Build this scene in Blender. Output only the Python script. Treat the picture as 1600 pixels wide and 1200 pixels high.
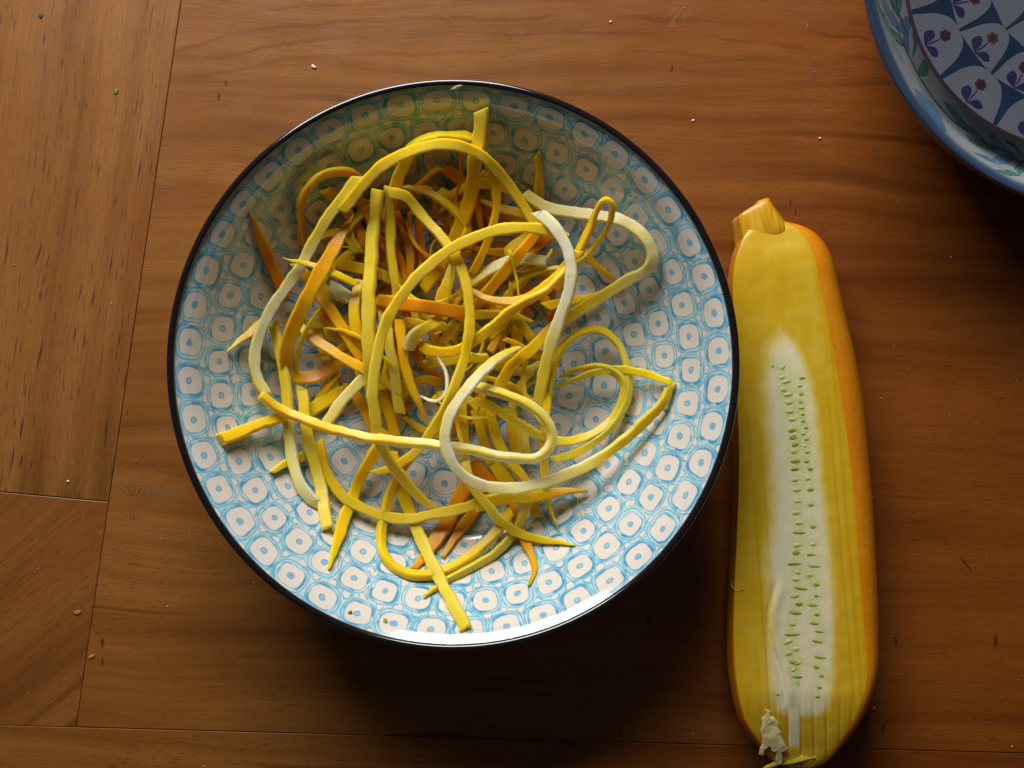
import bpy, bmesh, math, random
import numpy as np
from mathutils import Vector, noise as mnoise

R_ = math.radians
random.seed(7)
scene = bpy.context.scene
for o in list(bpy.data.objects):
    bpy.data.objects.remove(o)
COL = scene.collection

# ------------------------------------------------------------------ camera
CAM_H = 0.50                      # lens height above the table top (m)
FRAME_W = 0.42                    # width of table seen by the picture (m)
cam_d = bpy.data.cameras.new('camera')
cam = bpy.data.objects.new('camera', cam_d)
COL.objects.link(cam)
cam.location = (0, 0, CAM_H)
cam.rotation_euler = (0, 0, 0)
cam_d.sensor_width = 36.0
cam_d.lens = 36.0 * CAM_H / FRAME_W
cam_d.clip_start = 0.01
cam_d.clip_end = 50
scene.camera = cam

# ------------------------------------------------------------------ light: one window beyond the top left of the table, dim room
world = bpy.data.worlds.new('World')
scene.world = world
world.use_nodes = True
bg = world.node_tree.nodes['Background']
bg.inputs['Color'].default_value = (1.0, 0.86, 0.72, 1)
bg.inputs['Strength'].default_value = 0.030

win_d = bpy.data.lights.new('window_light', 'AREA')
win_d.shape = 'RECTANGLE'
win_d.size = 0.68
win_d.size_y = 0.46
win_d.energy = 9.6
win_d.color = (1.0, 0.965, 0.93)
win_d.spread = R_(150)
win = bpy.data.objects.new('window_light', win_d)
COL.objects.link(win)
win.location = (-0.21, 0.78, 0.525)
win.rotation_euler = (Vector((0.0, -0.05, 0.0)) - win.location).to_track_quat('-Z', 'Y').to_euler()

scene.view_settings.view_transform = 'Standard'
scene.view_settings.look = 'None'
scene.view_settings.exposure = 0.0
scene.view_settings.gamma = 1.0
scene.view_settings.use_curve_mapping = False
scene.render.engine = 'CYCLES'
scene.render.resolution_x = 1024
scene.render.resolution_y = 768

# ------------------------------------------------------------------ helpers
PX = FRAME_W / 1600.0


def P(px, py, z=0.0):
    """place on the horizontal plane at height z that the photograph shows at (px, py)"""
    k = PX * (CAM_H - z) / CAM_H
    return Vector(((px - 800) * k, -(py - 600) * k, z))


def link(o):
    COL.objects.link(o)
    return o


def mesh_obj(name, verts, faces, mats=(), parent=None, smooth=True, face_mats=None):
    me = bpy.data.meshes.new(name)
    me.from_pydata([tuple(v) for v in verts], [], faces)
    for m in (mats if isinstance(mats, (list, tuple)) else [mats]):
        me.materials.append(m)
    if smooth:
        me.polygons.foreach_set('use_smooth', [True] * len(me.polygons))
    if face_mats:
        me.polygons.foreach_set('material_index', face_mats)
    me.update()
    o = link(bpy.data.objects.new(name, me))
    if parent:
        o.parent = parent
    return o


def empty(name, loc):
    o = link(bpy.data.objects.new(name, None))
    o.location = loc
    o.empty_display_size = 0.01
    return o


def tag(o, label=None, cat=None, group=None, kind=None):
    for k, v in (('label', label), ('category', cat), ('group', group), ('kind', kind)):
        if v:
            o[k] = v
    return o


def set_parent(o, p):
    """parent while keeping the world coordinates the mesh was written in"""
    o.parent = p
    o.location = -Vector(p.location)


# -- node arithmetic
class S:
    nt = None

    def __init__(self, s):
        self.s = s

    @staticmethod
    def math(op, *a, clamp=False):
        n = S.nt.nodes.new('ShaderNodeMath')
        n.operation = op
        n.use_clamp = clamp
        for i, v in enumerate(a):
            if isinstance(v, S):
                S.nt.links.new(v.s, n.inputs[i])
            else:
                n.inputs[i].default_value = v
        return S(n.outputs[0])

    def __add__(s, o): return S.math('ADD', s, o)
    def __radd__(s, o): return S.math('ADD', o, s)
    def __sub__(s, o): return S.math('SUBTRACT', s, o)
    def __rsub__(s, o): return S.math('SUBTRACT', o, s)
    def __mul__(s, o): return S.math('MULTIPLY', s, o)
    def __rmul__(s, o): return S.math('MULTIPLY', o, s)
    def __truediv__(s, o): return S.math('DIVIDE', s, o)
    def __pow__(s, o): return S.math('POWER', s, o)
    def abs(s): return S.math('ABSOLUTE', s)
    def fract(s): return S.math('FRACT', s)
    def floor(s): return S.math('FLOOR', s)
    def clamp(s): return S.math('ADD', s, 0.0, clamp=True)
    def sin(s): return S.math('SINE', s)
    def min(s, o): return S.math('MINIMUM', s, o)
    def max(s, o): return S.math('MAXIMUM', s, o)

    def step(s, a, b):
        """smoothstep from 0 at a to 1 at b"""
        n = S.nt.nodes.new('ShaderNodeMapRange')
        n.interpolation_type = 'SMOOTHSTEP'
        flip = a > b
        lo, hi = (b, a) if flip else (a, b)
        n.inputs[1].default_value = lo
        n.inputs[2].default_value = hi
        n.inputs[3].default_value = 1.0 if flip else 0.0
        n.inputs[4].default_value = 0.0 if flip else 1.0
        S.nt.links.new(s.s, n.inputs[0])
        return S(n.outputs[0])

    def band(s, c, w, soft):
        return s.step(c - w - soft, c - w) * s.step(c + w + soft, c + w)


def vec(x, y, z=0.0):
    n = S.nt.nodes.new('ShaderNodeCombineXYZ')
    for i, v in enumerate((x, y, z)):
        if isinstance(v, S):
            S.nt.links.new(v.s, n.inputs[i])
        else:
            n.inputs[i].default_value = v
    return n.outputs[0]


def xyz(sock):
    n = S.nt.nodes.new('ShaderNodeSeparateXYZ')
    S.nt.links.new(sock, n.inputs[0])
    return S(n.outputs[0]), S(n.outputs[1]), S(n.outputs[2])


def noise(v, scale=1.0, detail=2.0, rough=0.5, dist=0.0):
    n = S.nt.nodes.new('ShaderNodeTexNoise')
    n.inputs['Scale'].default_value = scale
    n.inputs['Detail'].default_value = detail
    n.inputs['Roughness'].default_value = rough
    n.inputs['Distortion'].default_value = dist
    S.nt.links.new(v, n.inputs['Vector'])
    return S(n.outputs['Fac'])


def noise2(v, scale=1.0, detail=1.0):
    n = S.nt.nodes.new('ShaderNodeTexNoise')
    n.inputs['Scale'].default_value = scale
    n.inputs['Detail'].default_value = detail
    S.nt.links.new(v, n.inputs['Vector'])
    a, b, c = xyz(n.outputs['Color'])
    return a, b


def mix(f, a, b, mode='MIX'):
    n = S.nt.nodes.new('ShaderNodeMix')
    n.data_type = 'RGBA'
    n.blend_type = mode
    for sock, v in ((n.inputs[0], f), (n.inputs[6], a), (n.inputs[7], b)):
        if isinstance(v, S):
            S.nt.links.new(v.s, sock)
        elif hasattr(v, 'is_linked'):
            S.nt.links.new(v, sock)
        elif isinstance(v, (int, float)):
            sock.default_value = v
        else:
            sock.default_value = tuple(v) + (1.0,)
    return n.outputs[2]


def ramp(f, stops, interp='LINEAR'):
    n = S.nt.nodes.new('ShaderNodeValToRGB')
    cr = n.color_ramp
    cr.interpolation = interp
    while len(cr.elements) > 1:
        cr.elements.remove(cr.elements[-1])
    cr.elements[0].position = stops[0][0]
    cr.elements[0].color = tuple(stops[0][1]) + (1,)
    for p, c in stops[1:]:
        e = cr.elements.new(p)
        e.color = tuple(c) + (1,)
    S.nt.links.new(f.s, n.inputs[0])
    return n.outputs[0]


def new_mat(name):
    m = bpy.data.materials.new(name)
    m.use_nodes = True
    S.nt = m.node_tree
    b = m.node_tree.nodes['Principled BSDF']
    return m, b


def to(sock_in, v):
    if isinstance(v, S):
        v = v.s
    if hasattr(v, 'is_linked'):
        S.nt.links.new(v, sock_in)
    else:
        sock_in.default_value = v


def bump(height, strength, dist):
    n = S.nt.nodes.new('ShaderNodeBump')
    n.inputs['Strength'].default_value = strength
    n.inputs['Distance'].default_value = dist
    S.nt.links.new(height.s, n.inputs['Height'])
    return n.outputs[0]


def coords(kind='Object'):
    n = S.nt.nodes.new('ShaderNodeTexCoord')
    return n.outputs[kind]


def attr(name):
    n = S.nt.nodes.new('ShaderNodeAttribute')
    n.attribute_name = name
    return n


def plain(name, col, rough=0.5, coat=0.0, var=0.12, scale=300.0, spec=0.5):
    m, b = new_mat(name)
    f = noise(coords(), scale, 3.0)
    c = mix(f, tuple(x * (1 - var) for x in col), tuple(min(1, x * (1 + var)) for x in col))
    to(b.inputs['Base Color'], c)
    b.inputs['Roughness'].default_value = rough
    b.inputs['Coat Weight'].default_value = coat
    b.inputs['Coat Roughness'].default_value = 0.06
    b.inputs['Specular IOR Level'].default_value = spec
    return m


# ------------------------------------------------------------------ table
def wood(name, angle, seed, light, mid, dark, pore_amt=0.5, pore_len=1.0, band_scale=1.0, warp=1.0, knots=(), gloss=0.27, stains=(), redden=None, arches=False, pore_w=1.0):
    """varnished board; grain runs along the direction 'angle' in the table plane"""
    m, b = new_mat(name)
    x, y, z = xyz(coords())
    ca, sa = math.cos(angle), math.sin(angle)
    u = x * ca + y * sa + seed * 1.37
    v = y * ca - x * sa + seed * 0.71
    v0 = v
    # growth lines bend slowly, and round each knot
    v = v + (noise(vec(u * 7, v * 12, seed), 1.0, 2.0) - 0.5) * (0.022 * warp)
    kmask = None
    for (kx, ky, kr) in knots:
        p = P(kx, ky)
        ku = p.x * ca + p.y * sa + seed * 1.37
        kv = p.y * ca - p.x * sa + seed * 0.71
        du = (u - ku) * 0.55
        dv = v0 - kv
        d2 = du * du + dv * dv
        g = S.math('EXPONENT', d2 * (-1.0 / (kr * kr * 9)))
        v = v + g * dv * 0.8
        kk = S.math('EXPONENT', (du * du * 34.0 + dv * dv) * (-0.6 / (kr * kr)))
        kmask = kk if kmask is None else kmask.max(kk)
    bands = noise(vec(u * 2.2, v * 95 * band_scale, seed), 1.0, 4.0, 0.62)
    broad = noise(vec(u * 5, v * 16, seed + 3), 1.0, 3.0, 0.55)
    fibre = noise(vec(u * 55, v * 1500, seed + 5), 1.0, 2.0, 0.6)
    col = ramp(bands * 0.62 + broad * 0.48 - 0.05,
               [(0.22, dark), (0.42, mid), (0.56, light), (0.72, tuple(c * 1.12 for c in light)), (0.85, mid)])
    col = mix(fibre.step(0.30, 0.75) * 0.35, col, tuple(c * 0.62 for c in mid))
    # dark late-wood streaks that come and go
    streak = noise(vec(u * 6, v * 210 * band_scale, seed + 9), 1.0, 3.0, 0.6).step(0.60, 0.74)
    where = noise(vec(u * 9, v * 22, seed + 12), 1.0, 2.0).step(0.42, 0.66)
    col = mix(streak * where * 0.6, col, tuple(c * 0.42 for c in dark))
    # open pores: short dashes along the grain
    pores = noise(vec(u * 150 / pore_len, v * (1300 / pore_w), seed + 15), 1.0, 1.0).step(0.61, 0.71)
    pw = noise(vec(u * 14, v * 60, seed + 18), 1.0, 2.0).step(0.34, 0.60)
    pores2 = noise(vec(u * 330 / pore_len, v * 2300, seed + 16), 1.0, 1.0).step(0.60, 0.72)
    pores = (pores * pw).max(pores2 * 0.55)
    # broad dark arcs of late wood
    arc = noise(vec(u * 1.6, v * 42 * band_scale, seed + 40), 1.0, 1.0, 0.4).band(0.5, 0.012, 0.035)
    arc = arc * noise(vec(u * 6, v * 9, seed + 43), 1.0, 2.0).step(0.44, 0.62) * (fibre * 0.7 + 0.5)
    col = mix(arc.clamp() * 0.7, col, tuple(c * 0.75 for c in dark))
    col = mix(pores * pore_amt, col, tuple(c * 0.30 for c in dark))
    # worn reddish patches
    red = noise(vec(u * 11, v * 24, seed + 22), 1.0, 2.0).step(0.50, 0.78)
    col = mix(red * 0.40, col, (mid[0] * 0.95, mid[1] * 0.66, mid[2] * 0.45))
    if arches:
        qx = x * (1.0 / PX) + 800.0
        qy = 600.0 - y * (1.0 / PX)
        far_ = ((qx - 900.0) * (1 / 400.0)).max(0.0)
        yc = S.math('EXPONENT', (qx - 270.0) * (-1 / 140.0)) * 58.0 + far_ * far_ * 30.0 + 38.0
        off = qy - yc + (noise(vec(qx * 0.012, qy * 0.02, 2.0), 1.0, 3.0) - 0.5) * 26.0
        near_ = S.math('EXPONENT', off * off * (-1 / 3600.0))
        ph_ = off * (1 / 27.0)
        ln_ = (ph_.fract() - 0.5).abs().step(0.20, 0.04)
        rag = noise(vec(qx * 0.25, qy * 0.9, 6.0), 1.0, 3.0).step(0.32, 0.62)
        brk = noise(vec(qx * 0.006, ph_.floor() * 3.3, 9.0), 1.0, 1.0).step(0.38, 0.58)
        col = mix(ln_ * rag * brk * near_ * 0.75, col, tuple(c * 0.9 for c in dark))
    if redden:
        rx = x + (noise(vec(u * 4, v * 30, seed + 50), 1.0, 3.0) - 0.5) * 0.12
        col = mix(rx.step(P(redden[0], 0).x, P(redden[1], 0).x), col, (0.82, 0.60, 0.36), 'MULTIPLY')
    if kmask is not None:
        col = mix(kmask.step(0.05, 0.8) * 0.75, col, (0.045, 0.018, 0.006))
    for (sx_, sy_, rx_, ry_, sc_, amt) in stains:
        p = P(sx_, sy_)
        du = (x - p.x) * (1.0 / (rx_ * PX)) + (y - p.y) * (0.45 / (ry_ * PX))
        dv = (y - p.y) * (1.0 / (ry_ * PX))
        g = S.math('EXPONENT', (du * du + dv * dv) * -1.0)
        spot = noise(vec(x * 900, y * 1500, sx_), 1.0, 3.0).step(0.48, 0.62)
        col = mix(g * spot * amt, col, sc_)
    # hairline scratches in the varnish
    scr = noise(vec(u * 16 + v * 5, v * 900 - u * 900, seed + 30), 1.0, 0.0).band(0.5, 0.003, 0.004)
    scr = scr * noise(vec(u * 20, v * 25, seed + 33), 1.0, 1.0).step(0.62, 0.72)
    col = mix(scr * 0.25, col, (0.45, 0.32, 0.2))
    to(b.inputs['Base Color'], col)
    rn = noise(coords(), 60.0, 4.0)
    to(b.inputs['Roughness'], rn * 0.22 + (gloss - 0.05) + pores * 0.2)
    b.inputs['Specular IOR Level'].default_value = 0.50
    h = bands * 0.25 + fibre * 0.25 - pores * 0.12 - (scr * 0.3)
    if kmask is not None:
        h = h - kmask * 1.5
    wav = noise(coords(), 90.0, 2.0)
    to(b.inputs['Normal'], bump(h + wav * 1.0, 0.5, 0.00022))
    return m


W_LIGHT = (0.315, 0.122, 0.024)
W_MID = (0.238, 0.084, 0.014)
W_DARK = (0.125, 0.038, 0.006)

m_gap = plain('joint_dirt', (0.035, 0.016, 0.007), 0.9)
table = mesh_obj('table_top', [(-1.0, -0.7, -0.022), (1.0, -0.7, -0.022), (1.0, 0.7, -0.022), (-1.0, 0.7, -0.022),
                               (-1.0, -0.7, -0.003), (1.0, -0.7, -0.003), (1.0, 0.7, -0.003), (-1.0, 0.7, -0.003)],
                 [(3, 2, 1, 0), (4, 5, 6, 7), (0, 1, 5, 4), (1, 2, 6, 5), (2, 3, 7, 6), (3, 0, 4, 7)], m_gap, smooth=False)
tag(table, 'warm brown varnished wooden table top of jointed boards', kind='structure')


def plank(pts, mat, top=0.0):
    """board with its own edges; pts: outline in table coordinates (photo scale), slightly rounded arrises"""
    cs = [P(x, y) for x, y in pts]
    c = sum(cs, Vector()) / len(cs)
    n = len(cs)

    def ring(inset, z):
        out = []
        for i in range(n):
            a, b_, d = cs[i - 1], cs[i], cs[(i + 1) % n]
            e1 = (b_ - a).normalized(); e2 = (d - b_).normalized()
            n1 = Vector((-e1.y, e1.x, 0)); n2 = Vector((-e2.y, e2.x, 0))
            if n1.dot(c - b_) < 0: n1 = -n1
            if n2.dot(c - b_) < 0: n2 = -n2
            mid_ = (n1 + n2)
            mid_ = mid_ / max(0.3, (1 + n1.dot(n2)))
            p = b_ + mid_ * inset
            out.append((p.x, p.y, z))
        return out
    rings = [ring(0.00010, -0.0029), ring(0.00010, top - 0.0005), ring(0.00018, top - 0.00010), ring(0.0004, top)]
    verts = [p for r in rings for p in r]
    faces = []
    for k in range(3):
        for i in range(n):
            j = (i + 1) % n
            faces.append((k * n + i, k * n + j, (k + 1) * n + j, (k + 1) * n + i))
    faces.append(tuple(3 * n + i for i in range(n)))
    o = mesh_obj('plank', verts, faces, mat, table, smooth=False)
    bm = bmesh.new(); bm.from_mesh(o.data); bmesh.ops.recalc_face_normals(bm, faces=bm.faces)
    bm.to_mesh(o.data); bm.free()
    return o


def seam_x(y):          # long joint between the end boards and the wide board
    return 283 - 0.1445 * y


def seam_y(x):          # joint of the front board
    return 1133 + 0.0275 * x


YB = 1134.0
pA = wood('wood_end_board', R_(82), 1.0, (0.310, 0.126, 0.030), (0.235, 0.088, 0.018), (0.135, 0.046, 0.009),
          pore_amt=0.95, pore_len=2.0, warp=0.35, pore_w=1.5)
pB = wood('wood_corner_board', R_(37), 2.0, (0.28, 0.104, 0.022), (0.20, 0.068, 0.012), (0.10, 0.030, 0.005),
          pore_amt=0.6, warp=0.5)
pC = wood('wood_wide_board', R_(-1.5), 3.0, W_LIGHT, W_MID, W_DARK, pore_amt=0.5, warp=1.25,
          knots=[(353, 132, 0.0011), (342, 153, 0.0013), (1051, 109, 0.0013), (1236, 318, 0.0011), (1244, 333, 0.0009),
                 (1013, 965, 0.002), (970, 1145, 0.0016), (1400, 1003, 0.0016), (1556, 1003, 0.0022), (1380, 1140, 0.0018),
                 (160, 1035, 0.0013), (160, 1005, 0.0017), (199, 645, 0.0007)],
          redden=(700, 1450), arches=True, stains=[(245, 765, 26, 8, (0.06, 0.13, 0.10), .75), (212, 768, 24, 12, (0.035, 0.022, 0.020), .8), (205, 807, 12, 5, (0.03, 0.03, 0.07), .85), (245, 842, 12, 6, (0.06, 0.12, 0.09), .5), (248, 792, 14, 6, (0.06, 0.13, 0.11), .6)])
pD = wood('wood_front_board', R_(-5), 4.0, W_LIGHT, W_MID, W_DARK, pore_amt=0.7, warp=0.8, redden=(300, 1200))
plank([(-700, -600), (seam_x(-600), -600), (seam_x(784), 784), (-700, 705)], pA)
plank([(-700, 705), (seam_x(784), 784), (seam_x(YB + 3), YB + 3), (-700, seam_y(-700))], pB, -0.00012)
plank([(seam_x(-600), -600), (2300, -600), (2300, seam_y(2300)), (seam_x(YB + 3), seam_y(120))], pC, -0.00005)
plank([(-700, seam_y(-700)), (seam_x(YB + 3), seam_y(120)), (2300, seam_y(2300)), (2300, 1900), (-700, 1900)], pD, -0.0001)


# ------------------------------------------------------------------ lathe
def lathe(name, prof, seg, mat, parent=None, center=(0, 0), closed=False):
    verts, faces = [], []
    n = len(prof)
    for (r, z) in prof:
        for i in range(seg):
            a = 2 * math.pi * i / seg
            verts.append((center[0] + r * math.cos(a), center[1] + r * math.sin(a), z))
    for k in range(n if closed else n - 1):
        k2 = (k + 1) % n
        for i in range(seg):
            j = (i + 1) % seg
            faces.append((k * seg + i, k * seg + j, k2 * seg + j, k2 * seg + i))
    o = mesh_obj(name, verts, faces, mat, parent)
    return o


def spline1(pts, n):
    """smooth curve (Catmull-Rom) through 2-D points"""
    p = np.array(pts, float)
    p = np.vstack([2 * p[0] - p[1], p, 2 * p[-1] - p[-2]])
    out = []
    m = len(p) - 3
    for i in range(m):
        for t in np.linspace(0, 1, n, endpoint=False):
            a, b_, c, d = p[i:i + 4]
            out.append(0.5 * ((2 * b_) + (-a + c) * t + (2 * a - 5 * b_ + 4 * c - d) * t * t + (-a + 3 * b_ - 3 * c + d) * t ** 3))
    out.append(p[-2])
    return np.array(out)


# ------------------------------------------------------------------ bowl with the blue cell print
BZ = 0.054
BC = P(708, 571, BZ)
BR = 448 * PX * (CAM_H - BZ) / CAM_H          # outer radius of the rim
inner = spline1([(0, .0095), (.030, .0095), (.056, .0100), (.0655, .0113), (.0715, .0146), (.0775, .0207), (.085, .0300),
                 (.0925, .0403), (BR - .0072, .0484), (BR - .0048, .0508), (BR - .0022, BZ - .0012)], 8)
IR, IZ = inner[:, 0], inner[:, 1]


def bowl_z(r):
    return float(np.interp(r, IR, IZ))


def bowl_at(x, y):
    return bowl_z(math.hypot(x - BC.x, y - BC.y))


# print: rings of cells; ring limits in picture radius -> real radius
def r_of_pic(rp):
    r = rp * PX
    for _ in range(12):
        r = rp * PX * (CAM_H - bowl_z(r)) / CAM_H
    return r


ring_lim = [437, 391, 346, 302, 256, 206, 156, 108, 62, 18, 0]
ring_n = [44, 44, 39, 33, 27, 22, 16, 11, 6, 1]
ring_ph = [0.10, 0.62, 0.18, 0.55, 0.05, 0.40, 0.7, 0.2, 0.5, 0.0]
m_print, b = new_mat('blue_cell_print_glaze')
uvn = S.nt.nodes.new('ShaderNodeUVMap'); uvn.uv_map = 'cells'
U, V, _ = xyz(uvn.outputs[0])
oc = coords()
wx, wy = noise2(oc, 95.0, 1.0)
fx, fy = noise2(oc, 420.0, 2.0)
cell_id = U.floor() * 3.17 + V.floor() * 7.31
jit = noise(vec(cell_id, 0.5), 3.7, 0.0) - 0.5
jit2 = noise(vec(cell_id, 9.5), 2.9, 0.0) - 0.5
cx = U.fract() - 0.5 + (wx - 0.5) * 0.16 + (fx - 0.5) * 0.055 + jit * 0.10
cy = V.fract() - 0.5 + (wy - 0.5) * 0.16 + (fy - 0.5) * 0.055 + jit2 * 0.10
ang = S.math('ARCTAN2', cy, cx)
# rounded square, a little irregular from cell to cell
d4 = ((cx.abs() ** 3.5) + (cy.abs() ** 3.5)) ** (1 / 3.5)
dd = ((cx * cx) + (cy * cy)) ** 0.5
d = d4 * 0.8 + dd * 0.2 + (jit + jit2) * 0.05
d_out = d4 * 0.45 + dd * 0.55 + (jit2 - jit) * 0.05
brush = noise(vec(ang * 0.55, cell_id * 1.3), 1.6, 1.0).step(0.36, 0.66)
soft = noise(oc, 700.0, 3.0)
WHITE = (0.74, 0.68, 0.61)
WASH = (0.40, 0.665, 0.735)
LINE = (0.085, 0.390, 0.595)
DEEP = (0.035, 0.24, 0.50)
wash_amt = noise(oc, 160.0, 3.0, 0.6).step(0.34, 0.62) * (V.step(4.8, 3.2) * 0.75 + 0.25)
c = mix(wash_amt * 0.62 + 0.30 * V.step(5.0, 3.0), WHITE, WASH)                        # field between the cells
# islands left white at the corners
ex = U.fract() - 0.5
kx = (ex.abs() - 0.5).abs()
ky = (V.fract() - 0.5).abs()
cw = ((0.5 - (cx.abs())) * (0.5 - (cx.abs())) * 1.6 + (0.5 - cy.abs()) * (0.5 - cy.abs())) ** 0.5
cw = cw + (soft - 0.5) * 0.10 + jit * 0.12
isl = cw.step(0.155, 0.125)
isl_line = cw.band(0.165, 0.018, 0.02)
c = mix(isl_line * (brush * 0.5 + 0.4), c, LINE)
c = mix(isl, c, WHITE)
# pooled dark blue where lines meet
pool = noise(oc, 230.0, 2.0).step(0.53, 0.63) * d.step(0.40, 0.46) * (1.0 - isl)
c = mix(pool * 0.65, c, LINE)
# outer thin outline
c = mix(d_out.band(0.470, 0.014, 0.020) * (soft * 0.9 + 0.25).clamp(), c, LINE)
# pale ring, then the strong brush line, then the white cell
c = mix(d.step(0.445, 0.415) * 0.8, c, mix(wash_amt * 0.8, (0.70, 0.76, 0.75), WASH))
lw = brush * 0.036 + 0.020
line = (d - 0.375).abs() - lw
c = mix(line.step(0.014, -0.006) * (brush * 0.45 + 0.55), c, mix(brush * 0.45, LINE, DEEP))
c = mix(d.step(0.362, 0.340), c, WHITE)
# centre dot
dot = ((cx * cx) + (cy * cy)) ** 0.5 + (soft - 0.5) * 0.02
c = mix(dot.step(0.105, 0.085) * 0.9, c, (0.30, 0.53, 0.66))
c = mix(dot.band(0.082, 0.014, 0.016) * 0.75, c, LINE)
c = mix(dot.step(0.05, 0.02) * jit.step(-0.1, 0.1) * 0.7, c, DEEP)
# pale band next to the rim
edge = V.step(0.02, -0.06)
c = mix(edge, c, mix(noise(oc, 120.0, 3.0).step(0.4, 0.62), (0.66, 0.76, 0.80), (0.42, 0.66, 0.76)))
to(b.inputs['Base Color'], c)
b.inputs['Roughness'].default_value = 0.13
b.inputs['Coat Weight'].default_value = 0.6
b.inputs['Coat Roughness'].default_value = 0.045
to(b.inputs['Normal'], bump(noise(oc, 140.0, 2.0), 0.12, 0.0006))

m_rim = plain('black_brown_rim_glaze', (0.010, 0.008, 0.011), 0.12, 0.8, 0.3)
m_out = plain('dark_blue_outer_glaze', (0.022, 0.032, 0.075), 0.18, 0.6, 0.3)

bowl = empty('pasta_bowl', (BC.x, BC.y, 0))
tag(bowl, 'wide shallow bowl with blue cell print and black rim, full of yellow zucchini shreds', 'bowl')
SEG = 264
lims = [r_of_pic(x) for x in ring_lim]
rows = [(BR - .0022, -0.22)]
prof = []                       # (r, ring index, v)
r_top = BR - .0022
for k in range(4):
    prof.append((r_top + (lims[0] - r_top) * k / 4, 0, -0.22 + 0.22 * k / 4))
bands = []
bands.append([(r_top + (lims[0] - r_top) * k / 4, -0.22 + 0.22 * k / 4, 0) for k in range(5)])
for j in range(len(ring_n)):
    a, b_ = lims[j], lims[j + 1]
    nsub = 6 if j < 5 else 3
    bands.append([(max(a + (b_ - a) * k / nsub, 0.0004), j + k / nsub, j) for k in range(nsub + 1)])
verts, faces, uvs = [], [], []
radii = []
for bnd in bands:
    for (r, v, j) in bnd:
        if not radii or abs(radii[-1] - r) > 1e-7:
            radii.append(r)
ridx = {round(r, 7): i for i, r in enumerate(radii)}
for r in radii:
    for i in range(SEG):
        a = 2 * math.pi * i / SEG
        verts.append((r * math.cos(a), r * math.sin(a), bowl_z(r)))


def near(r):
    return min(range(len(radii)), key=lambda q: abs(radii[q] - r))


for bnd in bands:
    for q in range(len(bnd) - 1):
        (r0, v0, j), (r1, v1, _) = bnd[q], bnd[q + 1]
        k0, k1 = near(r0), near(r1)
        for i in range(SEG):
            i2 = (i + 1) % SEG
            faces.append((k0 * SEG + i, k1 * SEG + i, k1 * SEG + i2, k0 * SEG + i2))
            u0 = i / SEG * ring_n[j] + ring_ph[j]
            u1 = (i + 1) / SEG * ring_n[j] + ring_ph[j]
            e = 0.0008
            va, vb = v0 + (e if q == 0 and v0 >= 0 else 0), v1 - e
            uvs += [(u0, va), (u0, vb), (u1, vb), (u1, va)]
faces.append(tuple((len(radii) - 1) * SEG + i for i in range(SEG)))
uvs += [(0.5, 9.5)] * SEG
ins = mesh_obj('bowl_inside', verts, faces, m_print, bowl)
uvl = ins.data.uv_layers.new(name='cells')
uvl.data.foreach_set('uv', [t for uv in uvs for t in uv])
bm = bmesh.new(); bm.from_mesh(ins.data); bmesh.ops.recalc_face_normals(bm, faces=bm.faces)
if max(bm.faces, key=lambda f: len(f.verts)).normal.z < 0:
    bmesh.ops.reverse_faces(bm, faces=bm.faces)
bm.to_mesh(ins.data); bm.free()
tag(ins, 'white glazed inside printed with rings of blue cells')
rim_prof = []
for k in range(15):
    a = math.pi * (1.12 - 1.30 * k / 14)
    rim_prof.append((BR - .0013 + .00145 * math.cos(a), BZ - .0008 + .0014 * math.sin(a)))
rim_prof += [(BR - .0006, BZ - .0045), (BR - .0014, BZ - .0062)]
rim = lathe('rim', rim_prof, SEG, m_rim, bowl)
out_prof = spline1([(BR - .0014, BZ - .0060), (.0985, .0385), (.091, .0265), (.083, .0150), (.070, .0085), (.052, .0058), (.050, .0050)], 5)
lathe('bowl_outside', [tuple(p) for p in out_prof], 120, m_out, bowl)
lathe('foot_ring', [(.050, .0062), (.0500, .0008), (.0492, 0.0002), (.0465, .0002), (.0458, .0010), (.0455, .0062), (.0, .0064)], 96, m_out, bowl)

# ------------------------------------------------------------------ zucchini half
m_skin, b = new_mat('zucchini_skin')
oc = coords()
x, y, z = xyz(oc)
n1 = noise(vec(x * 260, y * 40, z * 260), 1.0, 3.0)
n2 = noise(oc, 55.0, 3.0)
c = ramp(n1 * 0.4 + n2 * 0.6, [(0.3, (0.66, 0.185, 0.003)), (0.5, (0.71, 0.245, 0.005)), (0.7, (0.76, 0.33, 0.010))])
sp = noise(oc, 900.0, 1.0).step(0.64, 0.72)
c = mix(sp * 0.35, c, (0.80, 0.50, 0.07))
scar = noise(vec(x * 140, y * 60, z * 140), 1.0, 4.0, 0.7).step(0.66, 0.72)
c = mix(scar * 0.55, c, (0.50, 0.30, 0.07))
to(b.inputs['Base Color'], c)
b.inputs['Roughness'].default_value = 0.30
b.inputs['Subsurface Weight'].default_value = 0.0
b.inputs['Subsurface Radius'].default_value = (1.0, 0.45, 0.08)
b.inputs['Subsurface Scale'].default_value = 0.0025
b.inputs['Coat Weight'].default_value = 0.15
b.inputs['Coat Roughness'].default_value = 0.2
to(b.inputs['Normal'], bump(noise(oc, 350.0, 3.0) + n1 * 0.6, 0.25, 0.0004))

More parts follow.
